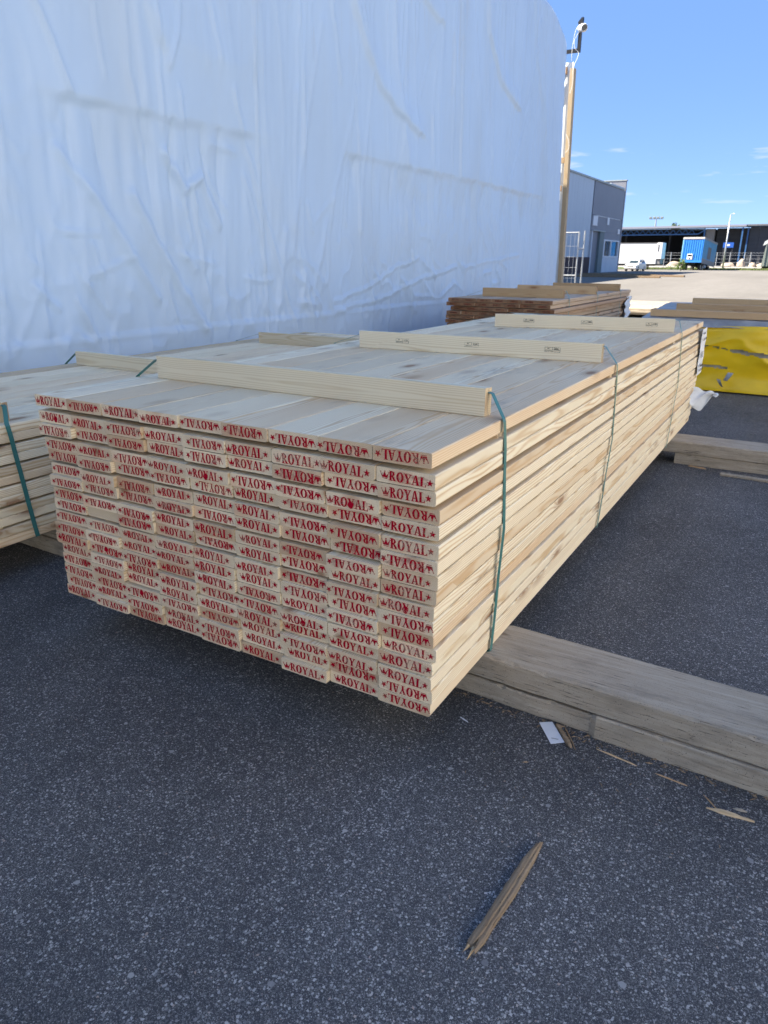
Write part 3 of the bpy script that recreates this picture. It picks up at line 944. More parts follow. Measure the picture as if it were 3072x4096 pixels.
def bearer(label, cat='timber', **k):
    o = timber('bearer_timber', **k)
    origin_to(o, ((k['x0'] + k['x1']) / 2, (k['y0'] + k['y1']) / 2, k['z0']))
    return tag(o, label, cat)
bearer('wide weathered grey timber under the front ends of the strapped stacks', x0=-4.5, x1=2.1, y0=.600, y1=.880, z0=.094, z1=.1895, mat=WEATHER, seed=1, skew=-.22)
bearer('rotted split timber lying on the asphalt beneath the wide weathered one', x0=-4.4, x1=2.0, y0=.588, y1=.85, z0=0.001, z1=.0885, mat=WEATHER, seed=2, skew=-.215, broken=(-.3, .43), rough=.003, n=520)
bearer('grey timber under the far ends of the strapped stacks', x0=-4.4, x1=1.9, y0=4.37, y1=4.67, z0=.092, z1=.1895, mat=WEATHER, seed=3, skew=.03)
bearer('whitish stained timber under the far grey bearer', x0=.045, x1=1.9, y0=4.40, y1=4.64, z0=.001, z1=.0905, mat=WEATHER, seed=4, skew=.02)
bearer('short timber hidden low behind the stamped stack near the tarp', x0=-4.3, x1=-.4, y0=4.42, y1=4.63, z0=.001, z1=.0905, mat=WEATHER, seed=5)
rot = bpy.data.objects['bearer_timber.001']
rsh = random.Random(8)
for k in range(7):                         # torn fibres at the break
    y_, z_ = .437 + rsh.uniform(.004, .05), rsh.uniform(.012, .078)
    L_ = rsh.uniform(.04, .17)
    w_ = rsh.uniform(.006, .014)
    p0, p1 = Vector((.44, y_, z_)), Vector((.43 - L_, y_ + rsh.uniform(-.012, .02), z_ + rsh.uniform(-.012, .006)))
    mbk = MB().add([p0 + Vector((0, -w_ / 2, -w_ / 3)), p0 + Vector((0, w_ / 2, -w_ / 3)), p0 + Vector((0, w_ / 2, w_ / 2)), p0 + Vector((0, -w_ / 2, w_ / 2)), p1], [(0, 1, 4), (1, 2, 4), (2, 3, 4), (3, 0, 4), (3, 2, 1, 0)])
    obj('splinter', mbk, STICKM if k % 2 else WEATHER, rot)
mbc = MB()
for _ in range(260):                       # crumbs of rotten wood
    x_ = rsh.uniform(-.25, 1.1)
    y_ = .452 - .034 * x_ - abs(rsh.gauss(0, .025)) - .004
    if rsh.random() < .12:
        x_, y_ = rsh.uniform(-.2, 1.1), rsh.uniform(.0, .42)
    a_, s_ = rsh.uniform(0, 6.28), rsh.uniform(.001, .0045)
    l_ = s_ * rsh.uniform(1, 4)
    cx_, sx_ = math.cos(a_), math.sin(a_)
    mbc.add([(x_ - cx_ * l_, y_ - sx_ * l_, .001), (x_ + sx_ * s_, y_ - cx_ * s_, .001), (x_ + cx_ * l_, y_ + sx_ * l_, .001), (x_, y_, .001 + s_)], [(0, 1, 3), (1, 2, 3), (2, 0, 3)])
o = obj('wood_crumbs', mbc, STICKM)
o['kind'] = 'stuff'
tag(o, 'brown crumbs of rotten wood scattered along the split timber', 'debris')
for k, y in enumerate((7.9, 10.2)):
    bearer('dark timber lying under the front of the brown-ended stack' if k == 0 else 'dark timber lying under the back of the brown-ended stack',
           x0=-3.4, x1=-1.8, y0=y, y1=y + .2, z0=.001, z1=1.115 - 18 * BT - sum(BG) - .0005, mat=WEATHER, seed=6 + k)

# ------------------------------------------------------------------ yellow wrapped pack with timbers
pack = top('wrapped_pack', 'timber pack wrapped in torn glossy yellow tarpaulin', 'wrapped pack', (1.2, 9.3, 0))
obj('inner_pack', MB().box(-1.05, 3.6, 8.31, 10.45, .06, .775, .02), GREYFILM, pack)
nx, nz = 190, 56
xs = np.linspace(-1.12, 3.7, nx)
zs = np.linspace(0.0, 1.0, nz)
X, T = np.meshgrid(xs, zs, indexing='ij')
Z = .02 + .80 * T + .012 * np.sin(X * 3.1) * T
slack = fbm(X * 1.1 + Z * 1.6, Z * 2.4 - X * .9, 3, 3)
ridge = 1 - np.abs(2 * vnoise(X * .8 + Z * .5, Z * 3.6 - X * 1.5, 7) - 1)
Yd = 8.285 - .08 * (slack - .5) - .05 * ridge ** 3 - .05 * np.exp(-(T / .12) ** 2) + .03 * np.clip((T - .93) / .07, 0, 1)
Z = Z + .02 * (fbm(X * 2, Z * 0 + 1, 9, 2) - .5) * (T > .9)
V = np.stack([X, Yd, Z], -1)
# torn bands
xc, zc = X[:-1, :-1], Z[:-1, :-1]
wob = (fbm(xc * 9, zc * 0, 12, 2) - .5) * .06
wob2 = (fbm(xc * 13, zc * 0 + 5, 15, 2) - .5) * .07
t1a = .585 - .075 * (xc + .3) / .7 + wob * .35
t1b = t1a - .055 - .02 * (xc > 0) + wob2 * .9
t1b = np.maximum(t1b, t1a - .075)
tear1 = (zc < t1a - .012) & (zc > t1b + .012) & (xc > -.45) & (xc < 1.1)
t2a = .335 - .04 * (xc + .3) + wob * .3
tear2 = (zc < t2a) & (zc > t2a - .05 + wob2) & (xc > -.5) & (xc < -.02)
tear3 = (np.abs(zc - .19 + .14 * (xc + .1)) < .007 + wob2 * .1) & (xc > -.4) & (xc < .1)
link('yellow_sheet', grid_mesh('yellow_sheet', V - np.array(pack.location), keep=~(tear1 | tear2)), YELLOW, pack)
# left end and top of the wrap
n1, n2 = 40, 30
Yg, Tg = np.meshgrid(np.linspace(8.25, 10.55, n1), np.linspace(0, 1, n2), indexing='ij')
V = np.stack([-1.12 + .06 * (fbm(Yg * 2, Tg * 5, 21, 3) - .5), Yg, .02 + .79 * Tg], -1)
link('yellow_sheet', grid_mesh('yellow_sheet', V - np.array(pack.location)), YELLOW, pack)
Xg, Yg = np.meshgrid(np.linspace(-1.14, 3.7, 120), np.linspace(8.27, 10.55, 60), indexing='ij')
crown = .785 + .085 * np.clip((Yg - 8.27) / .2, 0, 1) + .045 * np.clip((Yg - 8.47) / .85, 0, 2)
V = np.stack([Xg, Yg, crown + .020 * fbm(Xg * 3, Yg * 5, 31, 3)], -1)
link('plastic_cover', grid_mesh('plastic_cover', V - np.array(pack.location)), simple('dusty_plastic', (0.34, 0.33, 0.31), 0.45, 0.3, 4, 0.4), pack)
def loose_flap(x, z, w, h, tilt):
    V = np.zeros((6, 8, 3))
    for i in range(6):
        for j in range(8):
            V[i, j] = (x + w * (i / 5 - .5) * (1 - .3 * j / 7) + tilt * j / 7, 8.19 - .05 * math.sin(j / 7 * 2.5) - .01 * i % 2, z - h * j / 7)
    link('loose_flap', grid_mesh('loose_flap', V - np.array(pack.location)), GREYFILM, pack)
loose_flap(.06, .27, .07, .10, -.05)
loose_flap(-.07, .18, .05, .09, .06)
for k, (x0, y, z, h, lab_) in enumerate(((-1.05, 8.56, .889, .085, 'tan timber lying nearest the front edge of the yellow pack'),
                                         (-.86, 9.36, .932, .085, 'tan timber lying in the middle across the yellow pack'),
                                         (-.77, 10.16, .974, .085, 'tan timber lying along the back of the yellow pack'))):
    me = board_mesh('timber', .10, h, 4.3, c=.004, seed=90 + k)
    t = link('timber', me, TAN)
    t.rotation_euler = (0, 0, -math.pi / 2 + rng.uniform(-.01, .01))
    t.location = (x0, y, z)
    tag(t, lab_, 'timber')

# low pile of planks lying on the yard beyond the stacks
pile = top('plank_pile', 'low sunlit pile of grey planks on the yard behind the yellow pack', 'plank pile', (-4.0, 22.0, 0))
for lv in range(3):
    for k in range(6):
        w = .32
        y = 20.4 + k * .72 + rng.uniform(-.08, .08)
        z = .10 + lv * .058
        x0 = -6.4 + rng.uniform(-.2, .2)
        x1 = -2.75 - lv * .2 + rng.uniform(-.15, .1)
        obj('plank', MB().box(x0, x1, y, y + .66, z, z + .054, .006), WEATHER, pile)
for x in (-5.2, -4.1, -3.3):
    obj('sleeper', MB().box(x, x + .18, 20.3, 24.7, .005, .0985, .006), WEATHER, pile)

# ------------------------------------------------------------------ tarp shelter
XW, YE = -4.6, 15.65
shelter = top('tarp_shelter', 'high shelter draped in wrinkled white tarpaulin with a rounded end', 'shelter', (-9.0, 3.0, 0))
ys = np.concatenate([np.linspace(-14, .6, 60), np.arange(.622, YE + .001, .022)])
ys[-1] = YE
Ht = 6.35
nz = 205
ts = np.linspace(0, 1, nz)
Yg, Tg = np.meshgrid(ys, ts, indexing='ij')
# eave height falls away round the far corner
e = np.clip((Yg - 13.0) / (YE - 13.0), 0, 1)
ztop = Ht - .66 * (1 - np.sqrt(np.clip(1 - e ** 2.4, 0, 1)))
Zg = ztop * Tg
# far end edge leans a little
Yw = Yg - .5 * np.clip((Zg - 2.0) / 4, 0, 1) * np.clip((Yg - 13.0) / (YE - 13.0), 0, 1)
def polyline(pts, Y, Z):
    """distance to a polyline in the wall plane, signed to the upper side"""
    best = np.full(Y.shape, 9.0)
    sgn = np.ones(Y.shape)
    for (a, b), (c, d) in zip(pts[:-1], pts[1:]):
        vx, vy = c - a, d - b
        l2 = vx * vx + vy * vy
        t = np.clip(((Y - a) * vx + (Z - b) * vy) / l2, 0, 1)
        dx_, dy_ = Y - (a + t * vx), Z - (b + t * vy)
        dd = np.sqrt(dx_ ** 2 + dy_ ** 2)
        s = np.sign(vx * (Z - b) - vy * (Y - a))
        m_ = dd < best
        best = np.where(m_, dd, best)
        sgn = np.where(m_, s, sgn)
    return best, sgn
D_ = np.zeros(Yg.shape)
nz1 = fbm(Yg * .9, Zg * .16, 101, 3)
D_ += .14 * (vnoise(Yg * .22, Zg * .2, 111) - .5)
rid = 1 - np.abs(2 * vnoise(Yg * 1.0 + .5 * nz1 + .12 * Zg, Zg * .15, 103) - 1)
D_ += .055 * rid ** 3
rid2 = 1 - np.abs(2 * fbm(Yg * 2.6 + .8 * nz1 + .10 * Zg, Zg * .30, 107, 2) - 1)
D_ += .018 * rid2 ** 4
rid3 = 1 - np.abs(2 * fbm(Yg * 5.5 - .25 * Zg, Zg * .75, 109, 2) - 1)
D_ += .007 * rid3 ** 4 * np.clip(fbm(Yg * .6, Zg * .7, 113, 2) * 3 - 1, 0, 1)
# crumpling below each rail and near the foot
crum = 1 - np.abs(2 * fbm(Yg * 3.2 + .6 * Zg, Zg * 2.6 - .8 * Yg, 117, 3) - 1)
patch = np.clip(fbm(Yg * .55, Zg * .8, 119, 2) * 3.2 - 1.3, 0, 1)
D_ += .014 * crum ** 5 * patch * np.clip((3.2 - Zg) / 1.0, 0, 1)
D_ += .010 * crum ** 3 * np.exp(-((Zg - .95) / .45) ** 2)
for ya, yb, zr in ((2.2, 5.15, 2.78), (6.45, 14.3, 2.82)):
    wy = np.clip((Yg - ya) / .3, 0, 1) * np.clip((yb - Yg) / .5, 0, 1)
    wz = (fbm(Yg * 3.5, Yg * 0, 121, 2) - .5) * .07
    d = Zg - zr - wz
    D_ += wy * (.9 * vnoise(Yg * 2.2, Yg * 0, 127) + .25) * (.020 * np.exp(-(d / .03) ** 2) * (d < 0) + .020 * np.exp(-(d / .40) ** 2) * (d >= 0))
    gath = 1 - np.abs(2 * fbm(Yg * 4.6, Zg * .5, 123, 2) - 1)
    D_ -= wy * .050 * gath ** 3 * np.exp(-((Zg - zr + .35) / .35) ** 2) * (Zg < zr)
creases = [([(4.82, 4.6), (4.80, 3.46), (4.84, 2.77), (4.87, 2.09), (4.91, 1.52), (4.95, .0)], .022, .020, 1),
           ([(2.25, 3.6), (2.49, 3.01), (2.56, 2.83)], .02, .03, 1),
           ([(6.60, 5.2), (6.69, 4.48), (7.0, 4.08), (7.33, 3.72), (7.89, 3.45), (8.4, 3.3)], .035, .20, 2),
           ([(10.5, 6.0), (10.73, 5.01), (11.41, 4.45), (12.3, 4.21)], .035, .20, 2),
           ([(7.4, 6.2), (8.0, 5.2), (8.9, 4.8)], .03, .18, 2),
           ([(3.0, 5.2), (3.15, 4.2), (3.5, 3.4)], .025, .15, 2),
           ([(6.3, 1.05), (7.2, 1.22), (7.9, 1.45), (8.58, 1.59)], .018, .028, 1),
           ([(6.3, .93), (7.6, 1.05), (8.8, 1.30), (9.98, 1.45)], .020, .03, 1),
           ([(10.3, 1.42), (10.86, 1.5), (12.0, 1.58), (12.96, 1.66)], .016, .028, 1),
           ([(8.1, 1.30), (8.5, 1.05), (9.3, .98), (9.9, 1.2)], .016, .03, 0),
           ([(9.64, 6.0), (9.85, 2.89), (10.05, .3)], .020, .022, 0),
           ([(12.76, 6.3), (13.3, 5.2), (13.8, 4.5), (14.14, 2.6), (14.2, .5)], .022, .025, 0),
           ([(13.4, 5.8), (12.9, 4.3), (12.2, 3.0), (11.9, 1.9)], .03, .035, 0),
           ([(3.6, 3.2), (3.75, 3.5), (3.8, 4.0)], .022, .03, 0), ([(3.5, 2.5), (3.75, 2.2), (4.0, 2.35), (4.2, 1.9)], .03, .04, 0),
           ([(2.4, 2.4), (2.9, 1.8), (3.3, 1.2)], .022, .04, 0), ([(3.1, 2.1), (3.4, 1.6), (3.9, .9)], .024, .04, 0)]
rc = random.Random(77)
for _ in range(95):                       # long, nearly upright pulls
    y_, z_ = rc.uniform(1.5, 15), rc.uniform(1.2, 6.2)
    L_, sl = rc.uniform(.7, 2.6), rc.gauss(0, .16)
    creases.append(([(y_, z_), (y_ + sl * L_ * .5 + rc.gauss(0, .03), z_ - L_ * .5), (y_ + sl * L_, z_ - L_)], rc.uniform(.006, .016), rc.uniform(.022, .045), rc.random() < .4))
for _ in range(70):                       # short crumples low down and under the rails
    y_, z_ = rc.uniform(1.5, 12), rc.choice((rc.uniform(.9, 1.6), rc.uniform(.9, 2.7)))
    L_, an = rc.uniform(.15, .6), rc.gauss(-.9, .6)
    creases.append(([(y_, z_), (y_ + L_ * math.cos(an), z_ + L_ * math.sin(an))], rc.uniform(.008, .018), rc.uniform(.022, .035), rc.random() < .5))
for pts, amp, w, sided in creases:
    wobY = Yg + (fbm(Yg * 4, Zg * 4, 131, 2) - .5) * .04
    wobZ = Zg + (fbm(Yg * 4, Zg * 4, 137, 2) - .5) * .04
    d, s = polyline(pts, wobY, wobZ)
    g_ = np.exp(-(d / w) ** 2)
    amp = amp * 1.2
    if sided == 2:      # a draped fold: broad above, crisp lip below
        D_ += amp * np.where(s > 0, g_, np.exp(-(d / .05) ** 2))
    elif sided:
        D_ += amp * np.where(s > 0, g_, np.exp(-(d / (w * .45)) ** 2))
    else:
        D_ += amp * g_
# welded hem line and ruffled skirt below it
D_ += .020 * np.exp(-((Zg - .90) / .025) ** 2) + .012 * np.clip((.90 - Zg) / .05, 0, 1)
ruf = fbm(Yg * 2.6 + .5 * Zg, Zg * .9, 141, 3)
D_ += np.clip((.85 - Zg) / .85, 0, 1) * (.12 * (ruf - .5) + .10 * np.clip((.5 - Zg) / .5, 0, 1) ** 2)
# top rolls back over the eave
roll = np.clip((Tg - .965) / .035, 0, 1)
Xg = XW + D_ * (1 - roll) - .12 * roll ** 2
# far edge turns the corner
turn = np.clip((Yg - (YE - .22)) / .22, 0, 1)
Xg = Xg - .18 * turn ** 2
V = np.stack([Xg, Yw, Zg], -1)
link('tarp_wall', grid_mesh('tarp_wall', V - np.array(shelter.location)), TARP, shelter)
# roof and the sides away from the yard
n1, n2 = 80, 24
Yr = np.linspace(-14, YE - .5, n1)
er = np.clip((Yr - 12.6) / (YE - .5 - 12.6), 0, 1)
zr = Ht - .66 * (1 - np.sqrt(np.clip(1 - er ** 2.4, 0, 1)))
S = np.linspace(0, 1, n2)
Vr = np.zeros((n1, n2, 3))
for j, s in enumerate(S):
    Vr[:, j, 0] = XW - .11 - 8.17 * s
    Vr[:, j, 1] = Yr
    Vr[:, j, 2] = zr - .004 + 1.0 * math.sin(math.pi * s) * (1 - .5 * er) + .05 * (fbm(Yr * 1.2, Yr * 0 + s * 5, 151, 2) - .5) * (s > .02)
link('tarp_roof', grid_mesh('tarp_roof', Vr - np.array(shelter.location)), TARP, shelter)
Vb = np.zeros((40, 10, 3))
for i, y in enumerate(np.linspace(-14, YE - .6, 40)):
    for j in range(10):
        Vb[i, j] = (XW - 8.28 + .08 * math.sin(i * 1.7 + j * .3), y, Ht * j / 9 * (.985 if y < 13 else .86))
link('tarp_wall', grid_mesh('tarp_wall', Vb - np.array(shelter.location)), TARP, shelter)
Ve = np.zeros((24, 12, 3))
for i in range(24):
    for j in range(12):
        Ve[i, j] = (XW - .6 - 7.6 * i / 23, YE - .75 + .05 * math.sin(i * 2.1), 5.3 * j / 11)
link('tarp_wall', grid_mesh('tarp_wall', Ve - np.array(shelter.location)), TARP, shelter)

# timber end frame with corrugated clear sheet
frame = top('shelter_gable', 'tall pale timber post and beam closing the end of the tarp shelter', 'gable', (-4.75, 16.2, 0))
def fboard(name, p0, p1, w, d, mat, parent):
    """squared timber between two points, grain along its length"""
    p0, p1 = Vector(p0), Vector(p1)
    me = board_mesh(name, w, d, (p1 - p0).length, c=.006, seed=int(p0.z * 7) + 3)
    o = link(name, me, mat, parent)
    q = (p1 - p0).to_track_quat('Y', 'Z')
    o.rotation_mode = 'QUATERNION'
    o.rotation_quaternion = q
    o.location = p0 - parent.location
    return o
fboard('post', (-4.70, 16.24, .0), (-4.83, 16.24, 5.60), .15, .10, FRAMEW, frame)
fboard('beam', (-4.93, 16.27, 5.52), (-8.5, 16.27, 5.44), .10, .14, FRAMEW, frame)
fboard('rail', (-4.85, 16.28, 3.1), (-7.5, 16.28, 3.1), .07, .12, FRAMEW, frame)
fboard('rail', (-4.83, 16.28, 3.7), (-7.5, 16.28, 3.7), .07, .12, FRAMEW, frame)
n = 60
V = np.zeros((n, 2, 3))
for i in range(n):
    x = -4.74 - 2.6 * i / (n - 1)
    for j, z in enumerate((.3, 5.78)):
        V[i, j] = (x - .10 * j, 16.44 + .022 * math.sin(i * 1.57), z)
link('corrugated_sheet', grid_mesh('corrugated_sheet', V - np.array(frame.location)), CLEAR, frame)

# security camera on its bent arm
cctv = top('security_camera', 'white security camera on a bent black arm above the timber post', 'camera', (-4.85, 16.3, 5.9))
arm = MB().box(-5.5, -4.74, 16.27, 16.33, 5.925, 5.995)
obj('arm', arm, BLACK, cctv)
arm = MB().box(-4.738, -4.672, 16.268, 16.332, 5.92, 6.50)
obj('upright', arm, BLACK, cctv)
mb = MB().prism([(-4.745, 6.44), (-4.66, 6.47), (-4.655, 6.58), (-4.69, 6.57), (-4.76, 6.49)], 1, 16.25, 16.35)
obj('mount', mb, BLACK, cctv)
mb = MB().tube([(-4.68, 16.22, 6.36), (-4.62, 16.16, 6.36)], .075, 14)
obj('bracket', mb, WHITEP, cctv)
def ball(c, r, n=14):
    mb = MB()
    for i in range(n + 1):
        a = math.pi * i / n
        for k in range(2 * n):
            b = math.pi * k / n
            mb.v.append((c[0] + r * math.sin(a) * math.cos(b), c[1] + r * math.sin(a) * math.sin(b), c[2] + r * math.cos(a)))
    for i in range(n):
        for k in range(2 * n):
            j = (k + 1) % (2 * n)
            mb.f.append((i * 2 * n + k, (i + 1) * 2 * n + k, (i + 1) * 2 * n + j, i * 2 * n + j))
    return mb
hd = obj('head', ball((-4.575, 16.10, 6.33), .082), WHITEP, cctv, smooth=True)
mb = MB().tube([(-4.555, 16.05, 6.322), (-4.528, 16.005, 6.312)], [.062, .058], 16)
mb.v = [(x + 4.85, y - 16.3, z - 5.9) for x, y, z in mb.v]
link('lens', mb.mesh('lens'), LENS, hd)
def cable(pts):
    P = [Vector(p) for p in pts]
    out = []
    for i in range(len(P) - 1):
        a, b, c, d = P[max(i - 1, 0)], P[i], P[i + 1], P[min(i + 2, len(P) - 1)]
        for t in (0, .25, .5, .75):
            out.append(.5 * ((2 * b) + (c - a) * t + (2 * a - 5 * b + 4 * c - d) * t * t + (3 * b - a - 3 * c + d) * t ** 3))
    out.append(P[-1])
    return out
for pts in ([(-4.70, 16.25, 6.44), (-4.79, 16.24, 6.34), (-4.83, 16.24, 6.1), (-4.84, 16.24, 5.92), (-4.85, 16.30, 5.78)],
            [(-4.65, 16.2, 6.33), (-4.74, 16.22, 6.25), (-4.80, 16.22, 6.12), (-4.77, 16.22, 5.99), (-4.69, 16.24, 5.9), (-4.70, 16.2, 5.78), (-4.74, 16.12, 5.6), (-4.73, 16.12, 5.3), (-4.77, 16.12, 5.1)],
            [(-4.80, 16.14, 4.3), (-4.72, 16.13, 4.15), (-4.70, 16.13, 4.0), (-4.77, 16.14, 3.9)]):
    obj('cable', MB().tube(cable(pts), .005, 6), WHITEP, cctv)

# mesh site fence panel
fp = top('fence_panel', 'galvanised wire mesh site fence panel behind the timber post', 'fence', (-4.9, 17.6, 0))
def fp_tube(n_, a, b, r_=.02, m=GALV):
    obj(n_, MB().tube([a, b], r_, 8), m, fp)
for x in (-4.70, -7.6):
    fp_tube('upright', (x, 17.6, .05), (x, 17.6, 2.26))
fp_tube('upright', (-4.585, 17.7, .05), (-4.585, 17.7, 2.28))
for z in (2.235, .12, 1.20):
    fp_tube('rail', (-7.6, 17.6, z), (-4.72, 17.6, z), .016)
fp_tube('clamp', (-4.72, 17.61, 1.85), (-4.58, 17.69, 1.85), .018)
for k in range(26):
    x = -7.5 + k * .108
    fp_tube('wire', (x, 17.6, .13), (x, 17.6, 2.22), .0035)
for k in range(8):
    z = .35 + k * .26
    fp_tube('wire', (-7.58, 17.61, z), (-4.72, 17.61, z), .0035)
obj('foot', MB().box(-4.95, -4.35, 17.5, 17.78, 0.004, .13, .02), simple('concrete_foot', (.3, .3, .29), .9), fp)
obj('foot', MB().box(-7.9, -7.3, 17.5, 17.78, 0.004, .13, .02), bpy.data.materials['concrete_foot'], fp)

# ------------------------------------------------------------------ industrial building
GZ = .1585
bld = top('industrial_building', 'grey clad industrial hall with a tall door and a two-pane window', 'building', (-27, 85, GZ))
BX = -22.41
def wallbox(name, y0, y1, z0, z1, mat, proud=0.0, parent=None, th=.25):
    return obj(name, MB().box(BX - th, BX + proud, y0, y1, z0, z1), mat, parent or bld)
# body behind the skin
obj('wall', MB().box(-44, BX - .25, 40, 97.4, GZ, 9.6), CLAD_D, bld)
npan = 43
for k in range(npan):
    y0 = 40.4 + k * 1.0
    if y0 + .98 > 83.7: break
    wallbox('cladding_panel', y0, y0 + .985, 1.86, 9.72, CLAD_L)
wallbox('plinth', 40.4, 84.3, GZ, 1.855, PLINTHB, .01)
wallbox('cladding_panel', 83.75, 97.7, 6.30, 9.72, CLAD_D)
wallbox('cladding_panel', 83.75, 97.7, 4.68, 6.24, CLAD_D, -.02)
wallbox('cladding_panel', 89.75, 97.7, 3.86, 4.675, CLAD_D, -.021)
wallbox('trim', 85.7, 96.7, 6.245, 6.295, TRIM, .03)
wallbox('plinth', 89.75, 97.7, GZ, 1.86, PLINTHW, .01)
wallbox('plinth', 84.31, 84.7, GZ, 4.675, PLINTHW, .011)
for y0, y1, z0, z1 in ((84.15, 86.0, 5.2, 6.24), (90.4, 91.3, 5.5, 6.24), (95.9, 97.0, 4.63, 5.2)):
    wallbox('panel', y0, y1, z0, z1, TRIM, .06, th=.0)
dr = obj('door', MB().box(BX - .62, BX - .55, 84.72, 89.7, GZ, 4.66), PLINTHW, bld)
for z in (1.0, 1.85, 2.7, 3.55):
    mb = MB().box(BX - .55, BX - .54, 84.75, 87.7, z, z + .04)
    mb.v = [(x + 27, y - 85, z_ - GZ) for x, y, z_ in mb.v]
    link('groove', mb.mesh('groove'), EDGEM, dr)
for y0 in (85.0, 86.4):
    mb = MB().box(BX - .55, BX - .53, y0, y0 + 1.0, 1.9, 2.5)
    mb.v = [(x + 27, y - 85, z_ - GZ) for x, y, z_ in mb.v]
    link('pane', mb.mesh('pane'), GLASS, dr)
obj('door_jamb', MB().box(BX - .545, BX + .02, 87.8, 89.74, GZ, 4.65), JAMB, bld)
obj('door_lintel', MB().box(BX - .25, BX + .08, 84.5, 89.9, 4.66, 4.76), EDGEM, bld)
w = obj('window', MB().box(BX - .2, BX - .12, 89.9, 97.3, 1.87, 3.85), GLASS, bld)
for y0, y1, z0, z1 in ((89.8, 97.4, 3.70, 3.86), (89.8, 97.4, 1.865, 2.02), (89.8, 90.25, 2.02, 3.70), (96.95, 97.4, 2.02, 3.70), (93.15, 93.45, 2.02, 3.70)):
    mb = MB().box(BX - .118, BX + .05, y0, y1, z0, z1)
    mb.v = [(x + 27, y - 85, z_ - GZ) for x, y, z_ in mb.v]
    link('frame', mb.mesh('frame'), TRIM, w)
obj('roof_edge', MB().box(BX - .4, BX + .12, 40, 97.0, 9.73, 9.90), EDGEM, bld)
obj('roof', MB().box(-44, BX - .45, 40, 97.0, 9.62, 9.80), ROOFD, bld)
obj('parapet', MB().box(-44, BX + .03, 97.72, 98.2, GZ, 10.86), CLAD_D, bld)
obj('parapet_cap', MB().box(-44, BX + .10, 97.66, 98.3, 10.865, 10.98), EDGEM, bld)
obj('flashing', MB().box(BX - .3, BX + .02, 90.5, 97.5, 9.91, 10.02), TRIM, bld)

# planks left lying on the yard beside the hall
for k, (x0, x1, y, w_, rz) in enumerate(((-19.5, -11.0, 64.4, .5, .02), (-18.0, -9.9, 70.0, .6, -.03), (-20.5, -13.2, 74.2, .5, .03))):
    mb = MB().box(x0 - (x0 + x1) / 2, (x1 - x0) / 2, -w_ / 2, w_ / 2, 0, .16, .01)
    o = obj('loose_plank', mb, STICKM)
    o.location = ((x0 + x1) / 2, y, ground_z(y) + .006)
    o.rotation_euler = (0, 0, rz)
    tag(o, ('long dark plank on the yard, nearest the fence panel', 'dark plank on the yard whose end reaches into the sun', 'dark plank on the yard closest to the hall door')[k], 'plank')

# unseen pale hall, added so its sunlit wall bounces light onto the stacks
BOUNCEW = simple('bounce_hall_cladding', (0.62, 0.615, 0.60), 0.6, 0.05, 0.6)
hall = top('bounce_hall', 'long pale hall added out of view to bounce sunlight onto the stacks', 'building', (20, -8, 0))
obj('wall', MB().box(13.3, 27, -34, 13, 0.006, 9.3), PLINTHW, hall)
for k in range(31):
    obj('cladding_panel', MB().box(13.05, 13.29, -33.9 + k * 1.5, -32.42 + k * 1.5, .62, 9.2), BOUNCEW, hall)
obj('plinth', MB().box(13.0, 13.29, -34, 13, .006, .6), PLINTHW, hall)
for y in (-26, -14, -2):
    g_ = obj('roller_door', MB().box(12.96, 13.04, y, y + 4.2, .61, 5.0), CLAD_L, hall)
    obj('door_frame', MB().box(12.93, 13.045, y - .2, y - .005, .61, 5.2), EDGEM, hall)
    obj('door_frame', MB().box(12.93, 13.045, y + 4.205, y + 4.4, .61, 5.2), EDGEM, hall)
obj('roof', MB().box(12.7, 27.4, -34.4, 13.4, 9.31, 9.62), ROOFD, hall)

# ------------------------------------------------------------------ open warehouse
WY = 157.3
wh = top('warehouse', 'long dark open-fronted warehouse with a lattice roof truss and blue columns', 'building', (-25, 165, .5))
obj('wall', MB().box(-90, 45, 184, 184.4, .4, 8.1), SHEDD, wh)
obj('wall', MB().box(-18.7, -12.6, WY + 4, WY + 4.4, .4, 7.5), SHEDG, wh)
for k in range(36):
    x = -12.6 + k * 1.6
    obj('cladding_panel', MB().box(x, x + 1.57, WY + .3, WY + .6, .4, 7.62), SHEDG, wh)
obj('pillar', MB().box(-20.3, -18.7, WY + .2, WY + 1.6, .4, 7.3), BEIGE, wh)
for k in range(6):
    x = -28.6 - k * 9
    obj('column', MB().box(x, x + .35, WY + 10, WY + 10.35, .4, 7.3), SHEDG, wh)
rf = MB().add([(-90, WY - 1.2, 7.42), (45, WY - 1.2, 8.35), (45, 186, 9.2), (-90, 186, 8.3), (-90, WY - 1.2, 7.15), (45, WY - 1.2, 8.08), (45, 186, 8.95), (-90, 186, 8.05)],
              [(0, 1, 2, 3), (7, 6, 5, 4), (0, 4, 5, 1), (1, 5, 6, 2), (2, 6, 7, 3), (3, 7, 4, 0)])
obj('roof', rf, ROOFD, wh)
def fz(x): return 7.15 + (x + 90) / 135 * .93
obj('fascia', MB().add([(-90, WY - 1.5, fz(-90) - .12), (-13.2, WY - 1.5, fz(-13.2) - .12), (-13.2, WY - 1.5, fz(-13.2) + .26), (-90, WY - 1.5, fz(-90) + .26),
                        (-90, WY - 1.22, fz(-90) - .12), (-13.2, WY - 1.22, fz(-13.2) - .12), (-13.2, WY - 1.22, fz(-13.2) + .26), (-90, WY - 1.22, fz(-90) + .26)],
                       [(0, 1, 2, 3), (7, 6, 5, 4), (0, 4, 5, 1), (1, 5, 6, 2), (2, 6, 7, 3), (3, 7, 4, 0)]), FASCIA, wh)
obj('fascia', MB().box(-13.19, 45, WY - .1, WY + .28, 7.63, 8.0), STEELB, wh)
tr = MB()
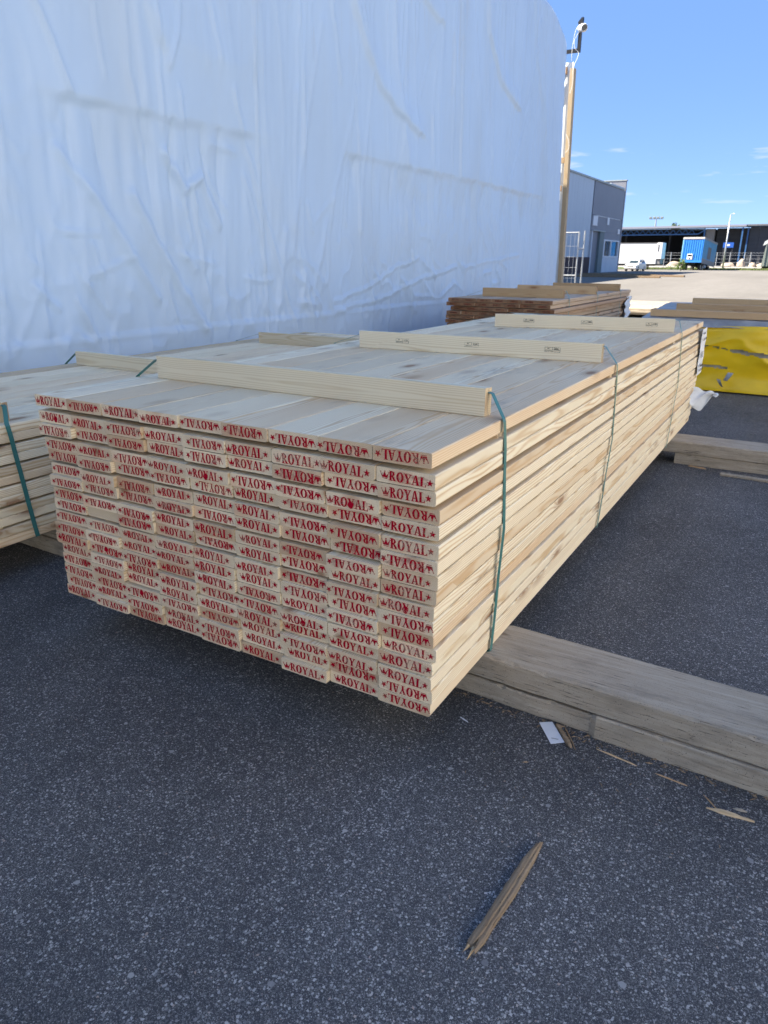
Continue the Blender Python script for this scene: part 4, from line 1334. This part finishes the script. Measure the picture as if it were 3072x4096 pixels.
obj('truss_chord', MB().bar((-75, WY, 6.12), (-21.6, WY, 6.36), .22, .2), STEELB, wh)
obj('truss_chord', MB().bar((-75, WY, 7.02), (-20.4, WY, 7.28), .2, .18), SHEDG, wh)
obj('truss_end', MB().bar((-21.6, WY + .01, 6.36), (-20.45, WY + .01, 7.15), .2, .18), STEELB, wh)
for k in range(46):
    xa = -74 + k * 1.15
    za, zb = 6.12 + (xa + 75) / 53.4 * .24, 7.0 + (xa + 75) / 54.6 * .26
    if xa > -22.6: break
    p, q = ((xa, WY + .02, za + .09), (xa + .55, WY + .02, zb - .06))
    obj('truss_web', MB().bar(p, q, .09, .10), STEELB, wh)
    obj('truss_web', MB().bar((xa + 1.13, WY + .02, za + .09), (xa + .60, WY + .02, zb - .06), .09, .10), STEELB, wh)
for x, y in ((-13.75, WY - 1.1), (-12.85, WY - .3), (-20.5, WY + .05)):
    obj('column', MB().box(x - .12, x + .12, y - .12, y + .12, .5, 7.4), STEELB, wh)
sg = obj('sign', MB().box(-16.5, -14.7, WY - 3.4, WY - 3.3, 3.85, 4.75), SIGNB)
origin_to(sg, (-15.6, WY - 3.35, 3.85))
tag(sg, 'plain blue board standing in front of the dark warehouse bay', 'board')
mbp = MB().box(-16.4, -16.3, WY - 3.29, WY - 3.19, .5, 3.9).box(-14.9, -14.8, WY - 3.29, WY - 3.19, .5, 3.9)
pl = link('legs', mbp.mesh('legs'), SHEDG, sg)
pl.data.transform(Matrix.Translation((15.6, -(WY - 3.35), -3.85)))
mbp = MB().box(-15.85, -15.35, WY - 3.42, WY - 3.405, 4.15, 4.45)
pl = link('print', mbp.mesh('print'), TRIM, sg)
pl.data.transform(Matrix.Translation((15.6, -(WY - 3.35), -3.85)))

# ------------------------------------------------------------------ trailers
def wheel(parent, x, y, z, r_, w, axis='x'):
    d = Vector((w / 2, 0, 0)) if axis == 'x' else Vector((0, w / 2, 0))
    c = Vector((x, y, z))
    t = link('wheel', MB().tube([c - d, c + d], r_, 18).mesh('wheel'), RUBBER, parent)
    h = link('rim', MB().tube([c - d * 1.04, c + d * 1.04], r_ * .55, 14).mesh('rim'), GALV, t)
    return t

tw = top('box_trailer', 'long plain white box trailer parked behind the car', 'trailer', (-25, 121.3, ground_z(121.3)))
z0 = ground_z(121.3)
obj('box_side', MB().box(-35, -22.12, 121.3, 123.8, 1.0, 4.02, .04), TRWHITE, tw)
obj('roof_rail', MB().box(-35, -22.1, 121.26, 123.84, 4.025, 4.10), TRGREY, tw)
dr = obj('end_panel', MB().box(-22.115, -21.35, 121.15, 123.9, 1.75, 4.12, .04), TRIM, tw)
mb = MB()
for k in range(6):
    mb.box(-22.0, -21.8, 121.13, 121.145, 2.85 + k * .17, 2.85 + k * .17 + .11)
mb.v = [(x + 25, y - 121.3, z - z0) for x, y, z in mb.v]
link('print', mb.mesh('print'), RUBBER, dr)
obj('cooling_unit', MB().box(-22.3, -21.5, 121.4, 123.6, 1.0, 1.72, .05), TRGREY, tw)
obj('chassis', MB().box(-34.5, -22.5, 121.7, 123.4, .75, .98), RUBBER, tw)
for x in (-32.5, -31.3, -30.1):
    for y in (121.55, 123.4):
        wheel(tw, x + 25, y - 121.3, .5, .5, .35, 'y')
for y in (121.8, 123.3):
    obj('landing_leg', MB().box(-23.7, -23.5, y - .1, y + .1, z0, .78), RUBBER, tw)

# blue trailer, tipped down towards its far end
tb = top('box_trailer', 'blue corrugated box trailer slumped down towards its far end', 'trailer', (-17.05, 121.3, ground_z(121.3)), (math.radians(-4.2), 0, math.radians(-5)))
def lb(name, mb, mat, parent=tb): return link(name, mb.mesh(name), mat, parent)
W2, LB_ = 1.52, 9.0
lb('box', MB().box(-W2 + .03, W2 - .03, .06, LB_, 1.25, 4.55), TRTEAL)
lb('side_panel', MB().box(W2 - .029, W2, .02, LB_, 1.75, 4.42), TRTEAL)
lb('lower_band', MB().box(W2 - .028, W2 + .02, .02, LB_, 1.05, 1.745), TRGREY)
lb('rust_panel', MB().box(W2 + .001, W2 + .012, 3.2, 5.4, 1.9, 3.6), BEIGE)
for k in range(9):
    x = -W2 + .12 + k * .318
    lb('corrugation', MB().prism([(x, .06), (x + .05, -.03), (x + .17, -.03), (x + .22, .06)], 2, 1.45, 4.30), TRBLUE)
lb('end_wall', MB().box(-W2 + .031, W2 - .031, .03, .059, 1.26, 4.40), TRBLUE)
lb('corner_post', MB().box(-W2 - .02, -W2 + .115, -.05, .08, 1.15, 4.42), simple('pale_blue_post', (.20, .46, .66), .5))
lb('corner_post', MB().box(W2 - .115, W2 - .03, -.05, .019, 1.20, 4.42), TRBLUE)
lb('top_rail', MB().box(-W2 - .03, W2 + .03, -.06, .10, 4.425, 4.72, .03), simple('weathered_cap', (.40, .40, .39), .7))
lb('top_rail', MB().box(W2 - .05, W2 + .03, .105, LB_, 4.425, 4.70), TRGREY)
lb('roof', MB().box(-W2, W2 - .06, .105, LB_, 4.56, 4.66), TRGREY)
lb('bottom_rail', MB().box(-W2, W2, -.055, .02, 1.12, 1.44), TRBLUE)
pn = lb('service_panel', MB().box(-.62, .12, -.12, -.035, 1.55, 2.35), TRIM)
lb('panel_window', MB().box(-.55, .05, -.135, -.121, 1.98, 2.22), LENS, pn)
lb('panel_foot', MB().box(-.35, -.1, -.135, -.121, 1.62, 1.8), RUBBER, pn)
lb('chassis', MB().box(-.55, .55, .3, LB_ - .2, .78, 1.24), RUBBER)
for yk in (.9, 2.1, 6.4):
    for s in (-1.15, 1.15):
        wheel(tb, s, yk, .52, .52, .36)
lb('tank', MB().tube([(1.0, 3.4, .85), (1.0, 4.6, .85)], .3, 14), TRIM)

# ------------------------------------------------------------------ white estate car
car = top('parked_car', 'small white estate car parked beside the hall', 'car', (-21.6, 104.6, ground_z(104.6)), (0, 0, math.radians(85)))
# local: length along x, nose at -x
prof = [(-2.15, .42), (-2.20, .62), (-2.05, .80), (-1.15, .95), (-1.02, .96), (1.95, .98), (2.18, .90), (2.22, .45), (2.1, .28), (-2.0, .27)]
def carpart(name, mb, mat, parent=car, smooth=False): return link(name, mb.mesh(name, smooth), mat, parent)
mb = MB()
n = len(prof)
for y, k in ((-.84, .97), (-.72, 1.0), (.72, 1.0), (.84, .97)):
    mb.v += [(x * (1 if abs(y) < .8 else .985), y, .28 + (z - .28) * (1 if abs(y) < .8 else .93)) for x, z in prof]
mb.f = [tuple(range(n))] + [(r_ * n + i, r_ * n + (i + 1) % n, (r_ + 1) * n + (i + 1) % n, (r_ + 1) * n + i) for r_ in range(3) for i in range(n)] + [tuple(reversed(range(3 * n, 4 * n)))]
carpart('body', mb, CARW)
mb = MB()
cab0 = [(-1.12, .94), (2.08, .96)]
cab1 = [(-.38, 1.44), (1.72, 1.45)]
for y0, y1 in ((-.78, -.60), (.78, .60)):
    mb.v += [(cab0[0][0], y0, cab0[0][1]), (cab0[1][0], y0, cab0[1][1]), (cab1[1][0], y1, cab1[1][1]), (cab1[0][0], y1, cab1[0][1])]
mb.f = [(0, 1, 2, 3), (7, 6, 5, 4), (0, 3, 7, 4), (3, 2, 6, 7), (2, 1, 5, 6), (1, 0, 4, 5)]
carpart('cabin', mb, CARW)
def winq(name, pts): carpart(name, MB().add(pts, [(0, 1, 2, 3)]), GLASS)
winq('windscreen', [(-1.04, -.66, 1.0), (-1.04, .66, 1.0), (-.47, .55, 1.39), (-.47, -.55, 1.39)])
for s in (-1, 1):
    for a, b, c_, d_ in ((-.82, .08, -.30, .08), (.16, .95, .16, .95), (1.03, 1.85, 1.03, 1.62)):
        ya, yb = s * (.765 + .004), s * (.625 + .004)
        winq('side_window', [(a, ya, 1.02), (b, ya, 1.02), (d_, yb, 1.38), (c_, yb, 1.38)])
    carpart('headlight', MB().box(-2.19, -2.06, s * .66 - .14, s * .66 + .14, .62, .76, .02), GLASS)
    carpart('roof_rail', MB().tube([(-.2, s * .55, 1.49), (1.6, s * .55, 1.49)], .02, 6), RUBBER)
    carpart('mirror', MB().box(-.75, -.6, s * .92 - .09, s * .92 + .09, 1.0, 1.12, .02), CARW)
    for x in (-1.35, 1.35):
        wheel(car, x, s * .74, .31, .31, .2, 'y')
carpart('grille', MB().box(-2.215, -2.15, -.42, .42, .60, .72), RUBBER)
carpart('bumper', MB().box(-2.26, -2.1, -.78, .78, .36, .54, .03), CARW)
carpart('number_plate', MB().box(-2.275, -2.262, -.26, .26, .40, .50), TRIM)

# ------------------------------------------------------------------ lamp posts, mast, fence, boulders, bushes
def lamp(x, y, z0, z1, label, head_dx):
    t = top('street_lamp', label, 'street lamp', (x, y, z0))
    link('pole', MB().tube([(0, 0, 0), (0, 0, 3), (0, 0, z1 - z0)], [.15, .13, .075], 12).mesh('pole', True), GALV, t)
    a = link('arm', MB().tube([(0, 0, z1 - z0 - .02), (head_dx * .5, 0, z1 - z0 + .12), (head_dx, 0, z1 - z0 + .16)], .05, 8).mesh('arm'), GALV, t)
    link('lamp_head', MB().box(min(head_dx, head_dx * 2.1), max(head_dx, head_dx * 2.1), -.13, .13, z1 - z0 + .08, z1 - z0 + .24, .03).mesh('lamp_head'), TRIM, t)
lamp(-13.9, 134.8, ground_z(134.8), 8.55, 'slender grey street lamp standing right of the blue trailer', .3)
lamp(-7.9, 146.5, ground_z(146.5), 7.2, 'street lamp with white head in front of the dark clad wall', -.35)
mast = top('floodlight_mast', 'distant floodlight mast rising above the warehouse roof', 'mast', (-44.3, 233.0, .54))
link('pole', MB().tube([(0, 0, 0), (0, 0, 12.4)], [.35, .18], 10).mesh('pole'), GALV, mast)
link('crossbar', MB().bar((-1.9, 0, 12.35), (1.9, 0, 12.35), .15, .15).mesh('crossbar'), GALV, mast)
for x in (-1.6, -.5, .5, 1.6):
    link('floodlight', MB().box(x - .38, x + .38, -.25, .2, 12.45, 12.95, .05).mesh('floodlight'), CONTG, mast)

wf = top('wire_fence', 'grey wire fence with slim posts in front of the warehouse', 'fence', (-18, 145.6, ground_z(145.6)))
zf = ground_z(145.6)
for x in (-29.5, -27.4, -25.2, -24.1, -21.6, -18.8, -16.3, -14.15, -11.8, -10.85, -8.2):
    obj('post', MB().tube([(x, 145.6, zf), (x, 145.6, zf + 2.4)], .07, 8), GALV, wf)
for z in (.15, .7, 1.3, 1.9, 2.3):
    obj('wire', MB().tube([(-29.5, 145.6, zf + z), (-8.2, 145.6, zf + z)], .018, 5), GALV, wf)

def boulder(x, y, s, label, seed):
    r_ = random.Random(seed)
    mb = ball((0, 0, 0), 1.0, 8)
    ph = [r_.uniform(0, 6) for _ in range(6)]
    vs_ = []
    for (a, b, c_) in mb.v:
        k = 1 + .16 * math.sin(3 * a + ph[0]) * math.cos(2.3 * b + ph[1]) + .12 * math.sin(4 * c_ + ph[2] + 2 * a) + .07 * math.sin(7 * b + ph[3])
        vs_.append((a * k * s[0], b * k * s[1], max(-.25, c_ * k) * s[2] + .22 * s[2]))
    mb.v = vs_
    o = link('boulder', mb.mesh('boulder'), ROCK)
    o.location = (x, y, ground_z(y))
    tag(o, label, 'boulder')
for k, (x, sz, lab_) in enumerate(((-14.0, (1.0, .7, .62), 'flat brown boulder at the foot of the slender lamp post'), (-11.95, (.75, .7, .95), 'upright tan boulder beside the blue columns'),
                                   (-10.2, (.6, .6, .55), 'small rounded boulder in front of the dark clad wall'), (-8.7, (.95, .7, .5), 'low wide boulder by the grey-green container'),
                                   (-23.0, (1.25, .8, .6), 'low pale boulder between the white and blue trailers'))):
    boulder(x, 143.0, sz, lab_, k + 3)

ct = top('waste_container', 'tall grey-green container with rags on its rim by the wire fence', 'container', (-6.9, 136, ground_z(136)))
zc_ = ground_z(136)
obj('shell', MB().prism([(-8.35, zc_ + .3), (-5.4, zc_ + .3), (-5.4, 4.3), (-8.0, 4.3)], 1, 135.2, 137.6), CONTG, ct)
for k in range(6):
    x = -8.0 + k * .5
    obj('rib', MB().box(x, x + .12, 135.08, 135.195, zc_ + .35, 4.2), CONTG, ct)
obj('skid', MB().box(-8.2, -5.5, 135.5, 137.3, zc_ + .011, zc_ + .295), RUBBER, ct)
obj('rag', MB().prism([(-8.5, 3.9), (-7.6, 4.25), (-7.3, 4.6), (-7.9, 4.75), (-8.3, 4.5)], 1, 135.1, 136.4), TRWHITE, ct)

def bush(x, y, h, w_, label, n, mat, name='bush', cat='bush', seed=1, stem=.3):
    r_ = random.Random(seed)
    z0_ = ground_z(y)
    t = top(name, label, cat, (x, y, z0_))
    mb = MB()
    for k in range(5):
        a = r_.uniform(0, 6.28)
        mb.tube([(0, 0, 0), (math.cos(a) * w_ * .25, math.sin(a) * w_ * .25, h * .45), (math.cos(a) * w_ * .4, math.sin(a) * w_ * .4, h * .8)], [.05 * h, .03 * h, .01 * h], 5)
    link('stems' if name == 'bush' else 'trunk', mb.mesh('stems'), BARK, t)
    mb = MB()
    cl = [(r_.uniform(-.6, .6) * w_, r_.uniform(-.6, .6) * w_, h * r_.uniform(stem, .9), r_.uniform(.18, .34)) for _ in range(11)]
    for _ in range(n):
        cx, cy, cz, rr = r_.choice(cl)
        p = Vector((cx + r_.gauss(0, rr * w_ * .5), cy + r_.gauss(0, rr * w_ * .5), max(.05, cz + r_.gauss(0, rr * h * .35))))
        d = Vector((r_.gauss(0, 1), r_.gauss(0, 1), r_.gauss(0, 1))).normalized()
        e_ = d.orthogonal().normalized()
        s_ = h * r_.uniform(.03, .065)
        mb.add([p - d * s_, p + e_ * s_ * .5, p + d * s_, p - e_ * s_ * .5], [(0, 1, 2, 3)])
    link('foliage' if name == 'bush' else 'crown', mb.mesh('foliage'), mat, t)
bush(-17.0, 112.8, 1.45, .75, 'bright green bush growing at the corner of the blue trailer', 900, LEAF, seed=2, stem=.15)
bush(-20.3, 125.5, .7, .9, 'low green shrub growing on the verge right of the car', 500, LEAF, seed=3, stem=.1)
bush(-18.4, 125.8, .45, .8, 'sparse low weeds on the verge near the blue trailer', 300, LEAF, seed=4, stem=.1)
bush(-19.9, 100.0, .4, .5, 'small weeds at the foot of the hall wall', 200, LEAFD, seed=5, stem=.1)
bush(-33.0, 200.0, 8.9, 1.6, 'dark tree top showing above the warehouse roof', 900, LEAFD, name='tree', cat='tree', seed=8, stem=.5)

# ------------------------------------------------------------------ litter on the asphalt
def stick():
    mb = MB()
    n, m_ = 30, 12
    r_ = random.Random(3)
    a, b = Vector((.397, -.560, 0)), Vector((.428, -.150, 0))
    d = (b - a).normalized()
    s = Vector((d.y, -d.x, 0))
    prof = [(-1, -.8), (-.6, -1), (.2, -1), (.8, -.9), (1, -.5), (.95, .3), (.6, .8), (.25, .7), (.05, 1), (-.45, .95), (-.85, .6), (-1, .1)]
    fray = [r_.uniform(0, .055) for _ in range(m_)]
    tip = [r_.uniform(-.03, .02) for _ in range(m_)]
    for i in range(n):
        t = i / (n - 1)
        w_ = .0175 * (1 + .05 * math.sin(t * 15) + r_.uniform(-.05, .05)) * (1 if t < .80 else 1 - .62 * (t - .80) / .20)
        h_ = .0085
        bend = .004 * math.sin(t * 3.1) + (.005 if t > .8 else 0) * (t - .8) * 5
        for k, (u, v) in enumerate(prof):
            e_ = Vector((0, 0, 0))
            if i < 4:
                e_ = d * (fray[k] * (1 - i / 4))
            if i > n - 4:
                e_ = d * (tip[k] * (i - n + 4) / 3)
            p = a.lerp(b, t) + s * (bend + w_ * u * (1 + r_.uniform(-.04, .04))) + Vector((0, 0, .0088 + h_ * v * (1 + r_.uniform(-.10, .10)))) + e_
            mb.v.append(tuple(p))
    for i in range(n - 1):
        for k in range(m_):
            j = (k + 1) % m_
            mb.f.append((i * m_ + k, i * m_ + j, (i + 1) * m_ + j, (i + 1) * m_ + k))
    mb.f += [tuple(reversed(range(m_))), tuple(range((n - 1) * m_, n * m_))]
    return mb
# driftwood texture runs along x, so the stick is turned onto its own axis
st = obj('broken_stick', stick(), STICKM)
origin_to(st, (.41, -.35, 0))
st.data.transform(Matrix.Rotation(-math.radians(85.4), 4, 'Z'))
st.rotation_euler = (0, 0, math.radians(85.4))
tag(st, 'weathered broken stick with a frayed end lying on the asphalt', 'stick')
for k, (off, L, w_) in enumerate(((-.009, .022, .006), (.004, .040, .007), (.012, .014, .005))):
    x0, y0 = .398 + off, -.545
    mb = MB().add([(x0 - w_ / 2, y0, .004), (x0 + w_ / 2, y0, .004), (x0 + w_ / 3, y0, .012), (x0 - w_ / 3, y0, .012), (x0 + off * .3 - .003, y0 - L, .006)],
                  [(0, 1, 4), (1, 2, 4), (2, 3, 4), (3, 0, 4), (3, 2, 1, 0)])
    o = link('splinter', mb.mesh('splinter'), SPLINT, st)
    o.matrix_parent_inverse = (Matrix.Translation(st.location) @ st.rotation_euler.to_matrix().to_4x4()).inverted()

pp = link('paper_tag', MB().add([(.243, .412, .004), (.318, .314, .004), (.357, .344, .006), (.284, .436, .007), (.243, .412, .0034), (.318, .314, .0034), (.357, .344, .0054), (.284, .436, .0064)],
                               [(0, 1, 2, 3), (7, 6, 5, 4), (0, 4, 5, 1), (1, 5, 6, 2), (2, 6, 7, 3), (3, 7, 4, 0)]).mesh('paper_tag'), PAPER)
origin_to(pp, (.30, .39, 0))
tag(pp, 'small white paper tag lying by the rotted timber', 'paper')
mbs = MB().box(-.012, .012, -.0015, .0015, 0, .001)
sp_ = link('staple', mbs.mesh('staple'), GALV, pp)
sp_.location = (.022, -.045, .0065)
sp_.rotation_euler = (0, 0, .2)

def splinter(p, q, w_, h_, label, mat=SPLINT, name='wood_splinter'):
    p, q = Vector(p), Vector(q)
    L = (q - p).length
    mb = MB()
    r_ = random.Random(int(L * 9999))
    n = 7
    for i in range(n + 1):
        t = i / n
        k = (1 - .6 * abs(2 * t - 1) ** 6) * (.72 + r_.uniform(-.22, .22))
        mb.v += [(-w_ / 2 * k + r_.uniform(-.1, .1) * w_, L * t, .0005), (w_ / 2 * k, L * t, .0005), (w_ / 2 * k * .7, L * t, h_ * k), (-w_ / 2 * k * .7, L * t, h_ * k)]
    for i in range(n):
        for k in range(4):
            a, b = i * 4 + k, i * 4 + (k + 1) % 4
            mb.f.append((a, b, b + 4, a + 4))
    mb.f += [(3, 2, 1, 0), (n * 4, n * 4 + 1, n * 4 + 2, n * 4 + 3)]
    o = link(name, mb.mesh(name), mat)
    o.location = p
    o.rotation_euler = (0, 0, math.atan2(q.y - p.y, q.x - p.x) - math.pi / 2)
    return tag(o, label, 'splinter')
splinter((.302, .432, .006), (.385, .325, .006), .022, .012, 'split brown wood flake lying across the paper tag', STICKM)
splinter((.33, .432, .004), (.402, .325, .004), .008, .006, 'thin brown sliver beside the split flake and paper tag', STICKM)
splinter((.81, .318, 0), (.862, .262, 0), .006, .005, 'thin pale splinter leaning out of the flat wood chip')
splinter((.825, .262, 0), (.958, .272, 0), .020, .008, 'flat pale wood chip on asphalt near the weathered timber')
splinter((.895, .300, 0), (.935, .306, 0), .014, .006, 'small oval greenish wood chip beside the flat pale chip', WEATHER)
splinter((.46, .372, 0), (.60, .352, 0), .008, .005, 'long pale sliver lying along the rotted timber')
splinter((.66, .345, 0), (.76, .335, 0), .007, .004, 'short pale sliver lying at the foot of the weathered timber')
splinter((.30, 4.34, 0), (.16, 4.37, 0), .03, .012, 'brown wood scrap at the foot of the whitish stained timber')
splinter((-.02, .30, 0), (.02, .285, 0), .006, .004, 'tiny white chip on the asphalt under the stamped stack', PAPER)
lath = link('lath', board_mesh('lath', .045, .018, 1.1, c=.002, seed=3), WEATHER)
lath.rotation_euler = (0, 0, -math.pi / 2 - .06)
lath.location = (.42, 4.22, .001)
tag(lath, 'thin whitish lath lying on the asphalt in front of the far bearer', 'lath')
